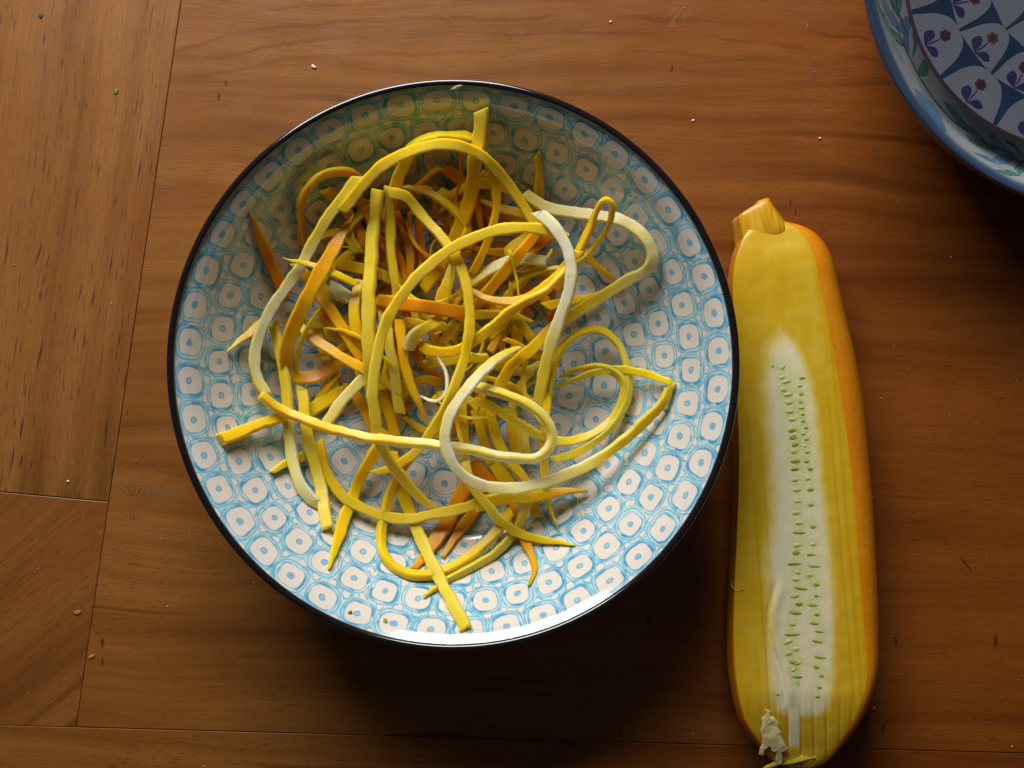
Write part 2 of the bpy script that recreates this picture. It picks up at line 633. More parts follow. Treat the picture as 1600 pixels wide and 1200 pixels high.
m_face, b = new_mat('zucchini_cut_flesh')
oc = coords()
x, y, z = xyz(oc)
core = S(attr('core').outputs['Fac'])
edge = S(attr('edge').outputs['Fac'])
core = core + (noise(vec(x * 520, y * 170, 0.0), 1.0, 3.0) - 0.5) * 0.34 * core.band(0.5, 0.3, 0.2)
fine = noise(vec(x * 1700, y * 1900, z), 1.0, 2.0)
ripple = noise(vec(x * 260, y * 1500, 3.0), 1.0, 2.0)
streak = noise(vec(x * 300, y * 14, 3.0), 1.0, 2.0)
flesh = ramp(streak * 0.25 + noise(oc, 90.0, 3.0) * 0.55 + ripple * 0.2,
             [(0.34, (0.62, 0.375, 0.008)), (0.5, (0.67, 0.42, 0.016)), (0.66, (0.69, 0.47, 0.040))])
flesh = mix(edge.step(0.80, 0.99), flesh, (0.66, 0.40, 0.008))
white = mix(noise(oc, 240.0, 3.0), (0.76, 0.695, 0.41), (0.84, 0.785, 0.54))
c = mix(core.step(0.02, 0.60), flesh, (0.74, 0.595, 0.13))
c = mix(core.step(0.35, 0.95), c, white)
vein = S(attr('vein').outputs['Fac'])
c = mix(vein * (1.0 - core.step(0.3, 0.9) * 0.80) * 0.75, c, (0.58, 0.31, 0.006))
green = S(attr('seedzone').outputs['Fac'])
c = mix((green * 0.75 * noise(oc, 500.0, 3.0).step(0.30, 0.62)).clamp(), c, (0.50, 0.58, 0.13))
fib = noise(vec(x * 900, y * 45, 8.0), 1.0, 3.0)
c = mix(fib.step(0.52, 0.75) * core.step(0.4, 0.9) * 0.35, c, (0.70, 0.64, 0.34))
pits = fine.step(0.30, 0.42)
c = mix((1.0 - pits) * 0.45, c, mix(core.step(0.25, 0.75), (0.47, 0.30, 0.008), (0.60, 0.56, 0.33)))
to(b.inputs['Base Color'], c)
to(b.inputs['Roughness'], noise(oc, 900.0, 2.0) * 0.34 + 0.14)
b.inputs['Coat Weight'].default_value = 0.15
b.inputs['Coat Roughness'].default_value = 0.15
b.inputs['Subsurface Weight'].default_value = 0.0
b.inputs['Subsurface Radius'].default_value = (1.0, 0.6, 0.12)
b.inputs['Subsurface Scale'].default_value = 0.003
to(b.inputs['Normal'], bump(fine * 0.9 + noise(oc, 2600.0, 1.0) * 0.5 + ripple * 0.1, 0.35, 0.00018))

m_seed = plain('green_seed', (0.31, 0.39, 0.040), 0.35, 0.3, 0.30, 900.0)
m_seedpale = plain('pale_green_seed', (0.52, 0.58, 0.19), 0.35, 0.3, 0.25, 900.0)
m_stem, b = new_mat('zucchini_stem_flesh')
oc = coords(); x, y, z = xyz(oc)
f = noise(vec(x * 500 + y * 90, y * 60, z * 200), 1.0, 3.0)
c = ramp(f, [(0.3, (0.60, 0.26, 0.006)), (0.5, (0.68, 0.37, 0.012)), (0.7, (0.72, 0.47, 0.04))])
to(b.inputs['Base Color'], c)
b.inputs['Roughness'].default_value = 0.28
b.inputs['Subsurface Weight'].default_value = 0.25
b.inputs['Subsurface Radius'].default_value = (1, .5, .1)
b.inputs['Subsurface Scale'].default_value = 0.002
to(b.inputs['Normal'], bump(f, 0.5, 0.0006))

# outlines read along the fruit: y, left silhouette, face left, face right, right silhouette  (photo px)
zo = np.array([
    (347, 1188, 1190, 1222, 1228),
    (352, 1175, 1178, 1238, 1248),
    (360, 1166, 1170, 1250, 1266),
    (372, 1157, 1162, 1259, 1280),
    (390, 1148, 1154, 1268, 1293),
    (412, 1142, 1148, 1275, 1301),
    (440, 1138, 1145, 1281, 1307),
    (477, 1137, 1146, 1288, 1316),
    (520, 1138, 1148, 1297, 1326),
    (570, 1140, 1151, 1306, 1337),
    (630, 1142, 1153, 1316, 1347),
    (700, 1145, 1155, 1326, 1354),
    (770, 1146, 1154, 1334, 1360),
    (850, 1142, 1151, 1340, 1365),
    (920, 1138, 1148, 1345, 1369),
    (990, 1136, 1147, 1351, 1370),
    (1040, 1137, 1149, 1355, 1369),
    (1075, 1142, 1153, 1352, 1362),
    (1105, 1148, 1159, 1343, 1351),
    (1130, 1157, 1168, 1331, 1339),
    (1155, 1174, 1185, 1314, 1321),
    (1175, 1192, 1202, 1300, 1305),
    (1190, 1208, 1217, 1286, 1290),
    (1199, 1225, 1232, 1268, 1271)], float)
ZM, ZF = 0.0155, 0.0265            # height of the widest line, height of the cut face
NY = 190
ys = zo[0, 0] + (zo[-1, 0] - zo[0, 0]) * (np.linspace(0, 1, NY) + 0.0)
ys = zo[0, 0] + (zo[-1, 0] - zo[0, 0]) * (0.5 - 0.5 * np.cos(np.pi * np.linspace(0, 1, NY))) * 0.5 + (ys - zo[0, 0]) * 0.5


def smooth_interp(yv, col):
    s = spline1(np.c_[zo[:, 0], zo[:, col]], 8)
    return np.interp(yv, s[:, 0], s[:, 1])


SL, FL, FR, SR = (smooth_interp(ys, k) for k in (1, 2, 3, 4))


def z_face(i):
    """cut face height along the fruit: level, dipping at both ends where the grater left it"""
    t = (ys[i] - ys[0]) / (ys[-1] - ys[0])
    return ZF - 0.0045 * max(0, 1 - t / 0.10) ** 2 - 0.0080 * max(0, (t - 0.86) / 0.14) ** 1.6


ZROOT = P(1250, 770, 0)
zuc = empty('zucchini_half', (ZROOT.x, ZROOT.y, 0))
tag(zuc, 'halved yellow zucchini lying cut face up beside the bowl, pale core with green seeds', 'zucchini')
NS = 36                             # points round the skin
sv, sf = [], []
for i in range(NY):
    zf = z_face(i)
    end = min(1.0, math.sqrt(max(0.0, min(i, NY - 1 - i)) / 14.0) * 0.9 + 0.10)
    zm = min(ZM, zf - 0.002)
    l, r = P(SL[i], ys[i], zm), P(SR[i], ys[i], zm)
    fl, fr = P(FL[i], ys[i], zf), P(FR[i], ys[i], zf)
    cxm = (l.x + r.x) / 2
    ring = []
    for k in range(8):              # from the face edge out to the widest line, left side
        t = k / 8
        a = t * math.pi / 2
        ring.append((fl.x + (l.x - fl.x) * math.sin(a), fl.y + (l.y - fl.y) * t, zm + (zf - zm) * math.cos(a) ** 0.9))
    for k in range(NS - 16 + 1):    # belly down to the table and up again
        a = math.pi * k / (NS - 16)
        cc, ss = math.cos(a), math.sin(a)
        bx = cxm + (l.x - cxm) * (abs(cc) ** 0.85) * (1 if cc > 0 else -1)
        bz = zm - (zm * end - 0.0002) * ss ** 0.8
        ring.append((bx, l.y, bz))
    for k in range(8):
        t = 1 - (k + 1) / 8
        a = t * math.pi / 2
        ring.append((fr.x + (r.x - fr.x) * math.sin(a), fr.y + (r.y - fr.y) * t, zm + (zf - zm) * math.cos(a) ** 0.9))
    sv += ring
M = len(sv) // NY
for i in range(NY - 1):
    for k in range(M - 1):
        sf.append((i * M + k, i * M + k + 1, (i + 1) * M + k + 1, (i + 1) * M + k))
sf.append(tuple(range(M)))
sf.append(tuple(range((NY - 1) * M, NY * M))[::-1])
skin = mesh_obj('skin', sv, sf, m_skin)
bm = bmesh.new(); bm.from_mesh(skin.data); bmesh.ops.recalc_face_normals(bm, faces=bm.faces); bm.to_mesh(skin.data); bm.free()
set_parent(skin, zuc)
tag(skin, 'shiny orange yellow skin')

core_l = np.array([(488, 1216), (500, 1211), (515, 1203), (530, 1197), (560, 1192), (600, 1188), (650, 1190), (700, 1197), (800, 1198), (888, 1192), (950, 1197), (1040, 1196), (1085, 1196), (1125, 1210)], float)
core_r = np.array([(488, 1216), (500, 1217), (515, 1226), (530, 1238), (560, 1254), (600, 1267), (650, 1275), (700, 1280), (800, 1289), (888, 1298), (950, 1303), (1000, 1303), (1050, 1301), (1100, 1293), (1125, 1282)], float)
seeds = [(1207, 571, 85, 9, 0), (1223, 574, 45, 13, 0), (1223, 589, 25, 11, 0), (1229, 597, 15, 15, 0), (1224, 610, 12, 12, 0), (1231, 617, 10, 14, 0),
         (1232, 629, 5, 13, 0), (1233, 643, -3, 13, 0), (1238, 656, 2, 12, 0), (1239, 673, 4, 14, 1), (1240, 683, 0, 13, 1), (1243, 695, 5, 13, 1),
         (1241, 706, 2, 12, 0), (1243, 721, 0, 14, 1), (1243, 733, -3, 14, 1), (1241, 750, 4, 11, 0), (1246, 765, 3, 15, 0), (1246, 784, 0, 14, 0),
         (1245, 802, 3, 13, 0), (1250, 818, -3, 15, 0), (1249, 832, -2, 23, 1), (1246, 852, 5, 16, 0), (1245, 864, 0, 14, 1), (1244, 881, -2, 24, 1),
         (1247, 894, -20, 10, 0), (1243, 905, -5, 13, 0), (1251, 919, -7, 25, 1), (1241, 930, 0, 13, 0), (1249, 944, -5, 14, 1), (1242, 957, -6, 22, 1),
         (1239, 974, 0, 12, 0), (1238, 991, -3, 25, 1), (1230, 1003, 20, 17, 0), (1244, 1015, 10, 12, 0), (1232, 1022, 15, 15, 0), (1239, 1035, -3, 24, 1), (1246, 1036, 8, 12, 0),
         (1240, 1047, 30, 10, 0), (1243, 1057, -2, 22, 1), (1245, 1067, -60, 12, 0),
         (1254, 591, 0, 11, 1), (1250, 604, -3, 9, 1), (1253, 616, 0, 10, 1), (1251, 628, 0, 8, 1), (1253, 638, 3, 9, 1), (1255, 647, 0, 9, 1),
         (1255, 658, 0, 8, 1), (1259, 668, 2, 9, 1), (1256, 678, 0, 8, 1), (1261, 687, 2, 9, 1), (1257, 697, 0, 6, 0), (1261, 707, 0, 10, 1), (1260, 721, 0, 9, 1),
         (1266, 733, -2, 11, 1), (1263, 749, 0, 8, 1), (1267, 765, -2, 11, 1), (1268, 789, -8, 10, 1), (1271, 823, -10, 9, 1), (1271, 850, -3, 9, 0),
         (1269, 867, -5, 19, 1), (1272, 885, -5, 19, 1), (1265, 900, 0, 12, 0), (1276, 913, -4, 10, 1), (1276, 931, -4, 10, 1), (1270, 945, -4, 17, 1),
         (1277, 961, -8, 11, 1), (1275, 974, -6, 20, 1), (1283, 988, -10, 20, 1), (1279, 1003, -12, 20, 1), (1280, 1027, -12, 21, 1), (1277, 1042, -10, 11, 1),
         (1284, 1056, -14, 10, 1), (1280, 1074, -8, 10, 1), (1278, 1088, -4, 11, 1), (1215, 1085, -35, 8, 1)]
NX = 72
fv, ff, a_core, a_edge, a_seed, a_vein = [], [], [], [], [], []
sd = np.array([(s[0], s[1]) for s in seeds], float)
for i in range(NY):
    zf = z_face(i)
    yv = ys[i]
    for k in range(NX + 1):
        t = k / NX
        px = FL[i] + (FR[i] - FL[i]) * t
        e = abs(2 * t - 1)
        # slightly hollow face, edge rolled down to the skin, grater furrows near the blossom end
        dz = -0.0009 * (1 - e ** 2) * min(1, min(i, NY - 1 - i) / 12) + 0.0
        bulge = 0.0006 * (1 - e ** 6) * min(1, min(i, NY - 1 - i) / 4)
        tt = (yv - ys[0]) / (ys[-1] - ys[0])
        groove = 0.0
        gw = max(0, min(1, (yv - 1080) / 30))
        for gx, slope in ((1212, .03), (1231, .0), (1251, .02), (1271, .02), (1291, .01), (1313, -.02), (1332, -.05)):
            groove -= 0.00045 * gw * math.exp(-((px - gx - slope * (yv - 1100)) / 1.8) ** 2)
        for gx, slope in ((1168, .05), (1180, .055), (1302, .085), (1318, .08)):
            g2 = max(0, min(1, (yv - 640) / 60))
            groove -= 0.00018 * g2 * math.exp(-((px - gx - slope * (yv - 690)) / 2.0) ** 2)
        vn = 0.0
        for gx, slope, y0, st_ in ((1160, .02, 470, .5), (1171, .075, 620, 1.), (1189, .07, 660, .7), (1215, .06, 700, .35), (1246, .05, 640, .3), (1300, .085, 590, .8), (1312, .085, 500, .9), (1328, .07, 800, .5), (1288, .06, 900, .5)):
            vn = max(vn, st_ * max(0, min(1, (yv - y0) / 50)) * math.exp(-((px - gx - slope * (yv - 690) - 1.5 * mnoise.noise((yv * .02, gx, 0))) / 1.7) ** 2))
        a_vein.append(min(1, max(vn, max(0, -groove) / 0.00045 * gw)))
        rx_ = np.interp(yv, [915, 940, 960, 985, 1010, 1045, 1080, 1100], [1214, 1208, 1204, 1203, 1209, 1221, 1229, 1232])
        rw = max(0, min(1, (yv - 905) / 25)) * max(0, min(1, (1105 - yv) / 20))
        groove += rw * (0.0007 * math.exp(-((px - rx_ - 6) / 7.0) ** 2) - 0.0009 * math.exp(-((px - rx_ + 3.5) / 2.6) ** 2))
        zz = zf + dz + bulge + groove + 0.00012 * mnoise.noise((px * .05, yv * .05, 3))
        p = P(px, yv, zz)
        fv.append(p)
        wob = 5 * mnoise.noise((px * .02, yv * .018, 1)) + 3 * mnoise.noise((px * .06, yv * .07, 5))
        cl = np.interp(yv, core_l[:, 0], core_l[:, 1]); cr = np.interp(yv, core_r[:, 0], core_r[:, 1])
        inside = min((px - cl - 9) * 0.5 + 1, (cr - px) * 0.8) + wob * 0.5
        top = min((yv - 488) / 62.0, (1128 - yv) / 20.0)
        cv = max(0, min(1, 0.5 + inside / 18.0)) * max(0, min(1, top))
        cv = max(cv, max(0, min(1, (px - 1230) / 4)) * max(0, min(1, (1252 - px) / 4)) * max(0, min(1, (yv - 1060) / 20)) * max(0, min(1, (1172 - yv) / 10)) * 0.9)
        a_core.append(cv)
        a_edge.append(max(e, 1 - max(0, yv - 352) / 45.0))
        dist2 = ((sd - (px, yv)) ** 2)
        a_seed.append(min(1.0, float(np.exp(-(dist2[:, 0] / 110 + dist2[:, 1] / 40)).sum())))
for i in range(NY - 1):
    for k in range(NX):
        q = NX + 1
        ff.append((i * q + k, (i + 1) * q + k, (i + 1) * q + k + 1, i * q + k + 1))
face = mesh_obj('cut_face', fv, ff, m_face)
for nm, arr in (('core', a_core), ('edge', a_edge), ('seedzone', a_seed), ('vein', a_vein)):
    at = face.data.attributes.new(nm, 'FLOAT', 'POINT')
    at.data.foreach_set('value', arr)
set_parent(face, zuc)
tag(face, 'flat cut face, yellow flesh round a white seedy core')


def blob_mesh(name, mat, n1=10, n2=6):
    bm = bmesh.new()
    bmesh.ops.create_uvsphere(bm, u_segments=n1, v_segments=n2, radius=1.0)
    for v in bm.verts:          # pointed at one end, like a seed
        v.co.y *= 1 - 0.28 * v.co.x
        v.co.z *= 1 - 0.1 * v.co.x
    for f in bm.faces: f.smooth = True
    me = bpy.data.meshes.new(name); bm.to_mesh(me); bm.free()
    me.materials.append(mat)
    return me


me_s1 = blob_mesh('seed', m_seed)
me_s0 = blob_mesh('seed_pale', m_seedpale)
for (sx, sy, an, ln, dk) in seeds:
    i = int(np.argmin(abs(ys - sy)))
    o = link(bpy.data.objects.new('seed', me_s1 if dk else me_s0))
    o.parent = face
    p = P(sx, sy, z_face(i) - 0.00038)
    o.location = p
    hl = ln * 0.5 * PX * 0.95
    q_ = random.uniform(.8, 1.25)
    o.scale = (hl * random.uniform(1.0, 1.25), min(hl * 0.6, 0.00075 if ln > 16 else 0.00092) * q_, 0.00030)
    o.rotation_euler = (R_(random.uniform(-10, 10)), R_(random.uniform(-4, 4)), R_(an + random.uniform(-3, 3)))

# stem stub: faceted, tilted to the upper left
st = []
# centre (photo px), half width (px), height of the top, half height
stem_c = [((1209, 396), 44, .0205, .0100), ((1205, 384), 44, .0226, .0105), ((1201, 372), 43, .0240, .0110), ((1197, 361), 41, .0243, .0108), ((1192, 349), 37, .0241, .0102),
          ((1187, 337), 33.5, .0238, .0096), ((1182, 325), 31, .0234, .0092), ((1180.5, 321.5), 29.5, .0230, .0087), ((1180, 320.2), 26, .0224, .0079), ((1180, 320), 9, .0180, .003)]
sdir = (P(1180, 320) - P(1199, 367)).normalized()
sside = Vector((sdir.y, -sdir.x, 0))
SN = 40
for (pc, hw, zt, hh) in stem_c:
    c0 = P(pc[0], pc[1], zt)
    w = hw * PX * 0.96
    for k in range(SN):
        a = 2 * math.pi * k / SN
        f = 1 + 0.05 * math.cos(5 * a + 0.6)
        ca_, sa_ = math.cos(a), math.sin(a)
        xx = (abs(ca_) ** 0.62) * (1 if ca_ > 0 else -1)
        zz_ = (abs(sa_) ** (0.62)) * (1 if sa_ > 0 else -1)
        p = c0 + sside * (w * f * xx) + Vector((0, 0, hh * (zz_ * f - 1)))
        p += sdir * (0.0012 * ca_) + Vector((0, 0, 0.0005 * mnoise.noise((k * .9, pc[1] * .05, 2))))
        st.append(p)
sfc = []
for i in range(len(stem_c) - 1):
    for k in range(SN):
        sfc.append((i * SN + k, i * SN + (k + 1) % SN, (i + 1) * SN + (k + 1) % SN, (i + 1) * SN + k))
sfc.append(tuple((len(stem_c) - 1) * SN + k for k in range(SN)))
stem = mesh_obj('stem', st, sfc, m_stem)
bm = bmesh.new(); bm.from_mesh(stem.data); bmesh.ops.recalc_face_normals(bm, faces=bm.faces); bm.to_mesh(stem.data); bm.free()
set_parent(stem, zuc)
tag(stem, 'short ribbed stem stub cut square')

# ------------------------------------------------------------------ shreds
m_shred, b = new_mat('zucchini_shred_flesh')
oc = coords()
tint = S(attr('tint').outputs['Fac'])
gn = noise(oc, 110.0, 3.0)
fine = noise(oc, 1500.0, 2.0)
tint = tint + (gn - 0.5) * 0.24
c = ramp(tint, [(0.02, (0.85, 0.81, 0.58)), (0.20, (0.83, 0.73, 0.29)), (0.36, (0.83, 0.665, 0.075)), (0.52, (0.87, 0.605, 0.008)),
                (0.70, (0.86, 0.475, 0.004)), (0.88, (0.80, 0.315, 0.002)), (1.0, (0.68, 0.19, 0.001))])
c = mix((1.0 - fine.step(0.34, 0.50)) * 0.22, c, mix(tint.step(0.1, 0.4), (0.68, 0.65, 0.42), (0.72, 0.48, 0.01)))
c = mix(fine.step(0.60, 0.72) * 0.22, c, (0.86, 0.74, 0.30))
gr = noise(oc, 210.0, 1.0).step(0.71, 0.77) * tint.step(0.25, 0.1)
c = mix(gr * 0.6, c, (0.52, 0.62, 0.16))
to(b.inputs['Base Color'], c)
to(b.inputs['Roughness'], noise(oc, 1200.0, 2.0) * 0.30 + 0.14)
b.inputs['Subsurface Weight'].default_value = 1.0
b.inputs['Subsurface Radius'].default_value = (1.0, 0.85, 0.25)
b.inputs['Subsurface Scale'].default_value = 0.0030
b.inputs['Specular IOR Level'].default_value = 0.30
b.inputs['Coat Weight'].default_value = 0.05
b.inputs['Coat Roughness'].default_value = 0.12
to(b.inputs['Normal'], bump(fine + noise(oc, 2800.0, 1.0) * 0.6, 0.55, 0.00022))

OCT = []
for sx, sy in ((1, 1), (-1, 1), (-1, -1), (1, -1)):
    q = [(sx, sy * 0.50), (sx * 0.80, sy)] if sx * sy > 0 else [(sx * 0.80, sy), (sx, sy * 0.50)]
    OCT += q


def shred(pts, label, w=4.4, th=2.1, tint=0.5, roll=(0, 0), ends=(1, 1), cross=0.0, group=None, name='zucchini_shred', wob=0.20, on=None):
    """pts: (px, py, height in mm above the bowl inside); w, th in mm; tint 0 white .. 1 orange, one value or a list along"""
    surf = on or bowl_at
    ctrl = []
    for q in pts:
        px, py, h = q
        z = 0.02
        for _ in range(14):
            p = P(px, py, z)
            z = surf(p.x, p.y) + h * 0.001
        ctrl.append(P(px, py, z))
    L = sum((ctrl[i + 1] - ctrl[i]).length for i in range(len(ctrl) - 1))
    cp = [2 * ctrl[0] - ctrl[1]] + ctrl + [2 * ctrl[-1] - ctrl[-2]]
    dens = []
    for i in range(len(ctrl) - 1):
        a, b_, c_, d_ = cp[i:i + 4]
        n = max(3, int((c_ - b_).length / 0.0010))
        for k in range(n):
            t = k / n
            dens.append(0.5 * ((2 * b_) + (c_ - a) * t + (2 * a - 5 * b_ + 4 * c_ - d_) * t * t + (3 * b_ - 3 * c_ + d_ - a) * t ** 3))
    dens.append(ctrl[-1])
    hb = th * 0.0005
    ph = random.uniform(0, 100)
    wavy = [0.00055 * mnoise.noise((ph, q * 0.001 * 75, 11)) + 0.00022 * mnoise.noise((ph, q * 0.001 * 260, 12)) for q in range(len(dens))]
    tg = [(dens[min(q + 1, len(dens) - 1)] - dens[max(q - 1, 0)]) for q in range(len(dens))]
    for p, w_, t_ in zip(dens, wavy, tg):
        sd0 = t_.cross(Vector((0, 0, 1)))
        if sd0.length > 1e-9:
            p += sd0.normalized() * w_
    zs = [max(p.z, surf(p.x, p.y) + hb * 1.05) for p in dens]
    for _ in range(2):
        zs = [zs[0]] + [(zs[i - 1] + zs[i] * 2 + zs[i + 1]) / 4 for i in range(1, len(zs) - 1)] + [zs[-1]]
    for p, z in zip(dens, zs):
        p.z = max(z, surf(p.x, p.y) + hb)
    n = len(dens)
    tl = list(tint) if isinstance(tint, (list, tuple)) else [tint, tint]
    r0_ = random.uniform(-16, 16)
    rl = [q + r0_ for q in roll]
    cr_ = cross if cross else random.uniform(-.16, .16)
    skew = (random.uniform(-.0016, .0016), random.uniform(-.0016, .0016))
    verts, tv = [], []
    base = ctrl[len(ctrl) // 2].copy()
    for i, p in enumerate(dens):
        s = i / (n - 1)
        t = (dens[min(i + 1, n - 1)] - dens[max(i - 1, 0)]).normalized()
        side = t.cross(Vector((0, 0, 1)))
        side = side.normalized() if side.length > 0.05 else Vector((1, 0, 0))
        up = side.cross(t).normalized()
        ro = R_(float(np.interp(s, np.linspace(0, 1, len(rl)), rl)) + 15 * mnoise.noise((ph, s * L * 60, 0)))
        sd_ = side * math.cos(ro) + up * math.sin(ro)
        un = up * math.cos(ro) - side * math.sin(ro)
        e0 = ends[0] + (1 - ends[0]) * min(1, (s * L) / 0.016) ** 0.8 if ends[0] < 1 else 1
        e1 = ends[1] + (1 - ends[1]) * min(1, ((1 - s) * L) / 0.020) ** 0.8 if ends[1] < 1 else 1
        f = e0 * e1 * (1 + wob * mnoise.noise((ph + 7, s * L * 140, 1)))
        a, bb = w * 0.00045 * f, th * 0.00058 * (0.55 + 0.45 * e0 * e1) * (1 + wob * mnoise.noise((ph + 17, s * L * 120, 2)))
        tn = float(np.interp(s, np.linspace(0, 1, len(tl)), tl))
        sk = t * (skew[0] if i == 0 else (skew[1] if i == n - 1 else 0.0))
        for k, (ox, oy) in enumerate(OCT):
            j = 0.00013 * mnoise.noise((ph + k * 3.1, s * L * 1300, 5)) + 0.00010 * mnoise.noise((ph + k * 1.7, s * L * 420, 9))
            verts.append(p + sk * (ox + 0.5 * mnoise.noise((ph, k * 2.3, i))) + sd_ * (ox * (a + j)) + un * (oy * (bb + j)) - base)
            tv.append(max(0, min(1, tn + cr_ * ox * 0.5 + (cr_ * 0.3 * oy) + 0.05 * mnoise.noise((ph, s * L * 45, 4)))))
    faces = []
    for i in range(n - 1):
        for k in range(8):
            k2 = (k + 1) % 8
            faces.append((i * 8 + k, i * 8 + k2, (i + 1) * 8 + k2, (i + 1) * 8 + k))
    faces.append(tuple(range(8))[::-1])
    faces.append(tuple(range((n - 1) * 8, n * 8)))
    o = mesh_obj(name, verts, faces, m_shred)
    sh = o.data.attributes.new('sharp_edge', 'BOOLEAN', 'EDGE')
    ev = np.zeros(len(o.data.edges) * 2, dtype=np.int32)
    o.data.edges.foreach_get('vertices', ev)
    ev = ev.reshape(-1, 2)
    sh.data.foreach_set('value', (abs(ev[:, 0] - ev[:, 1]) == 8) | (np.minimum(ev[:, 0], ev[:, 1]) // 8 == 0) & (np.maximum(ev[:, 0], ev[:, 1]) < 8))
    at = o.data.attributes.new('tint', 'FLOAT', 'POINT')
    at.data.foreach_set('value', tv)
    o.location = base
    tag(o, label, 'shred', group)
    return o


# long ones on top of the pile and those that reach the bowl wall
shred([(535, 328, 24), (570, 285, 26), (610, 250, 27), (655, 231, 26), (695, 225, 25), (730, 232, 23), (762, 250, 22), (792, 285, 20), (820, 325, 19), (842, 366, 18)],
      'long yellow shred arching across the top of the pile under the upright orange strip', tint=[.5, .5, .52, .55], roll=(0, 15), ends=(1, .9))
shred([(560, 276, 18), (530, 315, 21), (500, 360, 22), (470, 415, 20), (452, 442, 17), (430, 472, 14), (408, 515, 10), (398, 555, 8), (402, 590, 8), (418, 618, 10)],
      'shred turning from pale yellow to white, bowed along the left side of the pile', w=4.7, tint=[.30, .30, .25, .05, .02, .02, .05, .2], roll=(10, 25), cross=.22)
shred([(407, 617, 13), (440, 640, 16), (500, 665, 20), (560, 681, 23), (620, 690, 26), (690, 696, 27), (740, 704, 27), (790, 715, 26), (830, 717, 25), (853, 704, 25), (862, 682, 25), (856, 660, 26), (838, 640, 27), (800, 621, 27), (760, 608, 25), (735, 602, 22)],
      'long pale shred running level from the left, then looping back under the white hook', w=4.0, th=2.6, tint=[.42, .42, .40, .18, .10, .08, .10, .22, .15], roll=(35, 40, 40, 60, 70, 40), cross=.30)
shred([(812, 542, 25), (780, 558, 28), (750, 584, 31), (724, 614, 33), (704, 645, 34), (696, 680, 34), (704, 716, 33), (722, 741, 31), (752, 758, 28), (792, 764, 24), (832, 758, 20), (872, 747, 17), (922, 724, 14), (972, 690, 11), (1012, 655, 8), (1038, 625, 6), (1047, 600, 5)],
      'long white hook shaped shred, yellow towards the right where it ends in a sharp fold', w=4.6, tint=[.35, .05, .02, .02, .05, .06, .15, .42, .48, .48], roll=(-15, -10, 0, 10, -25, -30), cross=.25, ends=(.3, .8))
shred([(1049, 597, 5), (1012, 584, 7), (972, 577, 9), (930, 582, 10), (895, 594, 9), (868, 604, 7)],
      'thin flat yellow shred reaching right to the sharp folded tip', w=3.6, th=1.2, tint=[.45, .48, .55], roll=(-10, 20), ends=(.9, .3))
shred([(737, 625, 22), (770, 638, 22), (810, 662, 20), (845, 682, 16), (885, 690, 12), (925, 678, 9), (955, 655, 7), (972, 625, 7), (972, 597, 8), (957, 580, 9), (930, 571, 10), (900, 577, 9), (876, 590, 7)],
      'bright yellow shred curling into the inner ring of the loop at right', w=4.0, th=1.5, tint=[.5, .5, .47, .48, .55], roll=(0, 10, 40, 65, 40), ends=(1, .3))
shred([(853, 648, 14), (858, 600, 16), (870, 556, 15), (895, 527, 13), (926, 514, 10), (955, 525, 8), (975, 555, 7), (983, 592, 7), (979, 622, 7), (964, 655, 7), (938, 685, 8), (903, 706, 10), (862, 718, 12)],
      'yellow shred forming the outer ring of the loop at right', w=3.6, th=1.6, tint=[.62, .6, .5, .48, .48], roll=(20, 50, 55, 45, 10))
shred([(884, 372, 24), (862, 362, 27), (830, 356, 30), (790, 358, 32), (750, 367, 33), (710, 386, 33), (670, 415, 33), (640, 446, 33), (614, 482, 32), (598, 516, 31), (590, 552, 30), (584, 592, 29), (583, 630, 27), (588, 668, 24), (601, 706, 19), (626, 745, 13), (660, 780, 9), (694, 807, 7)],
      'long yellow shred sweeping in a wide open C over the middle of the pile', w=4.6, tint=[.52, .46, .44, .44, .46, .48], roll=(0, 15, 25, 0, -10), ends=(1, .4))
shred([(606, 300, 22), (634, 308, 24), (660, 337, 25), (690, 371, 27), (713, 404, 28), (727, 445, 29), (734, 487, 29), (732, 526, 29), (722, 570, 28), (705, 618, 27), (683, 660, 23), (655, 700, 17), (620, 728, 11), (583, 738, 9)],
      'yellow shred bent at its upper end, falling in a long bow through the centre', w=4.3, tint=[.42, .5, .5, .52, .5, .5], roll=(0, 20, 20, -15), ends=(1, .6))
shred([(752, 172, 5), (750, 205, 12), (743, 250, 20), (736, 300, 21), (722, 350, 18), (694, 404, 13), (662, 452, 9)],
      'broad orange yellow strip standing up to the bowl rim at the top', w=6.0, th=2.4, tint=[.42, .55, .72, .74, .62, .6], roll=(0, 5), cross=-.1)
shred([(590, 296, 19), (586, 340, 23), (581, 400, 25), (577, 460, 26), (575, 520, 25), (577, 570, 22), (581, 622, 16)],
      'broad straight pale yellow shred running down the left centre of the pile', w=5.6, th=2.4, tint=[.44, .42, .44, .5], roll=(-8, 12))
shred([(607, 292, 18), (610, 330, 20), (611, 380, 20), (615, 430, 19), (623, 474, 16)],
      'short straight yellow shred just right of the broad pale one', w=4.0, th=2.4, tint=[.48, .5, .56], roll=(0, 0))
shred([(551, 340, 18), (530, 374, 23), (506, 415, 26), (485, 455, 26), (465, 496, 23), (451, 532, 19), (447, 557, 15), (453, 579, 11), (468, 590, 9), (494, 586, 8), (522, 571, 8), (547, 550, 9)],
      'broad orange strap hooked like a J at the left of the pile', w=6.2, th=1.6, tint=[.66, .74, .72, .66, .6, .62, .8, .55], roll=(10, 20, 35, 40, 20), ends=(.15, 1), cross=.18)
shred([(501, 481, 17), (487, 500, 18), (473, 530, 17), (464, 558, 14), (463, 582, 10)],
      'small bright yellow sliver inside the orange J shaped strap', w=2.8, th=1.4, tint=[.42, .5], roll=(30, 40), ends=(.15, .5))
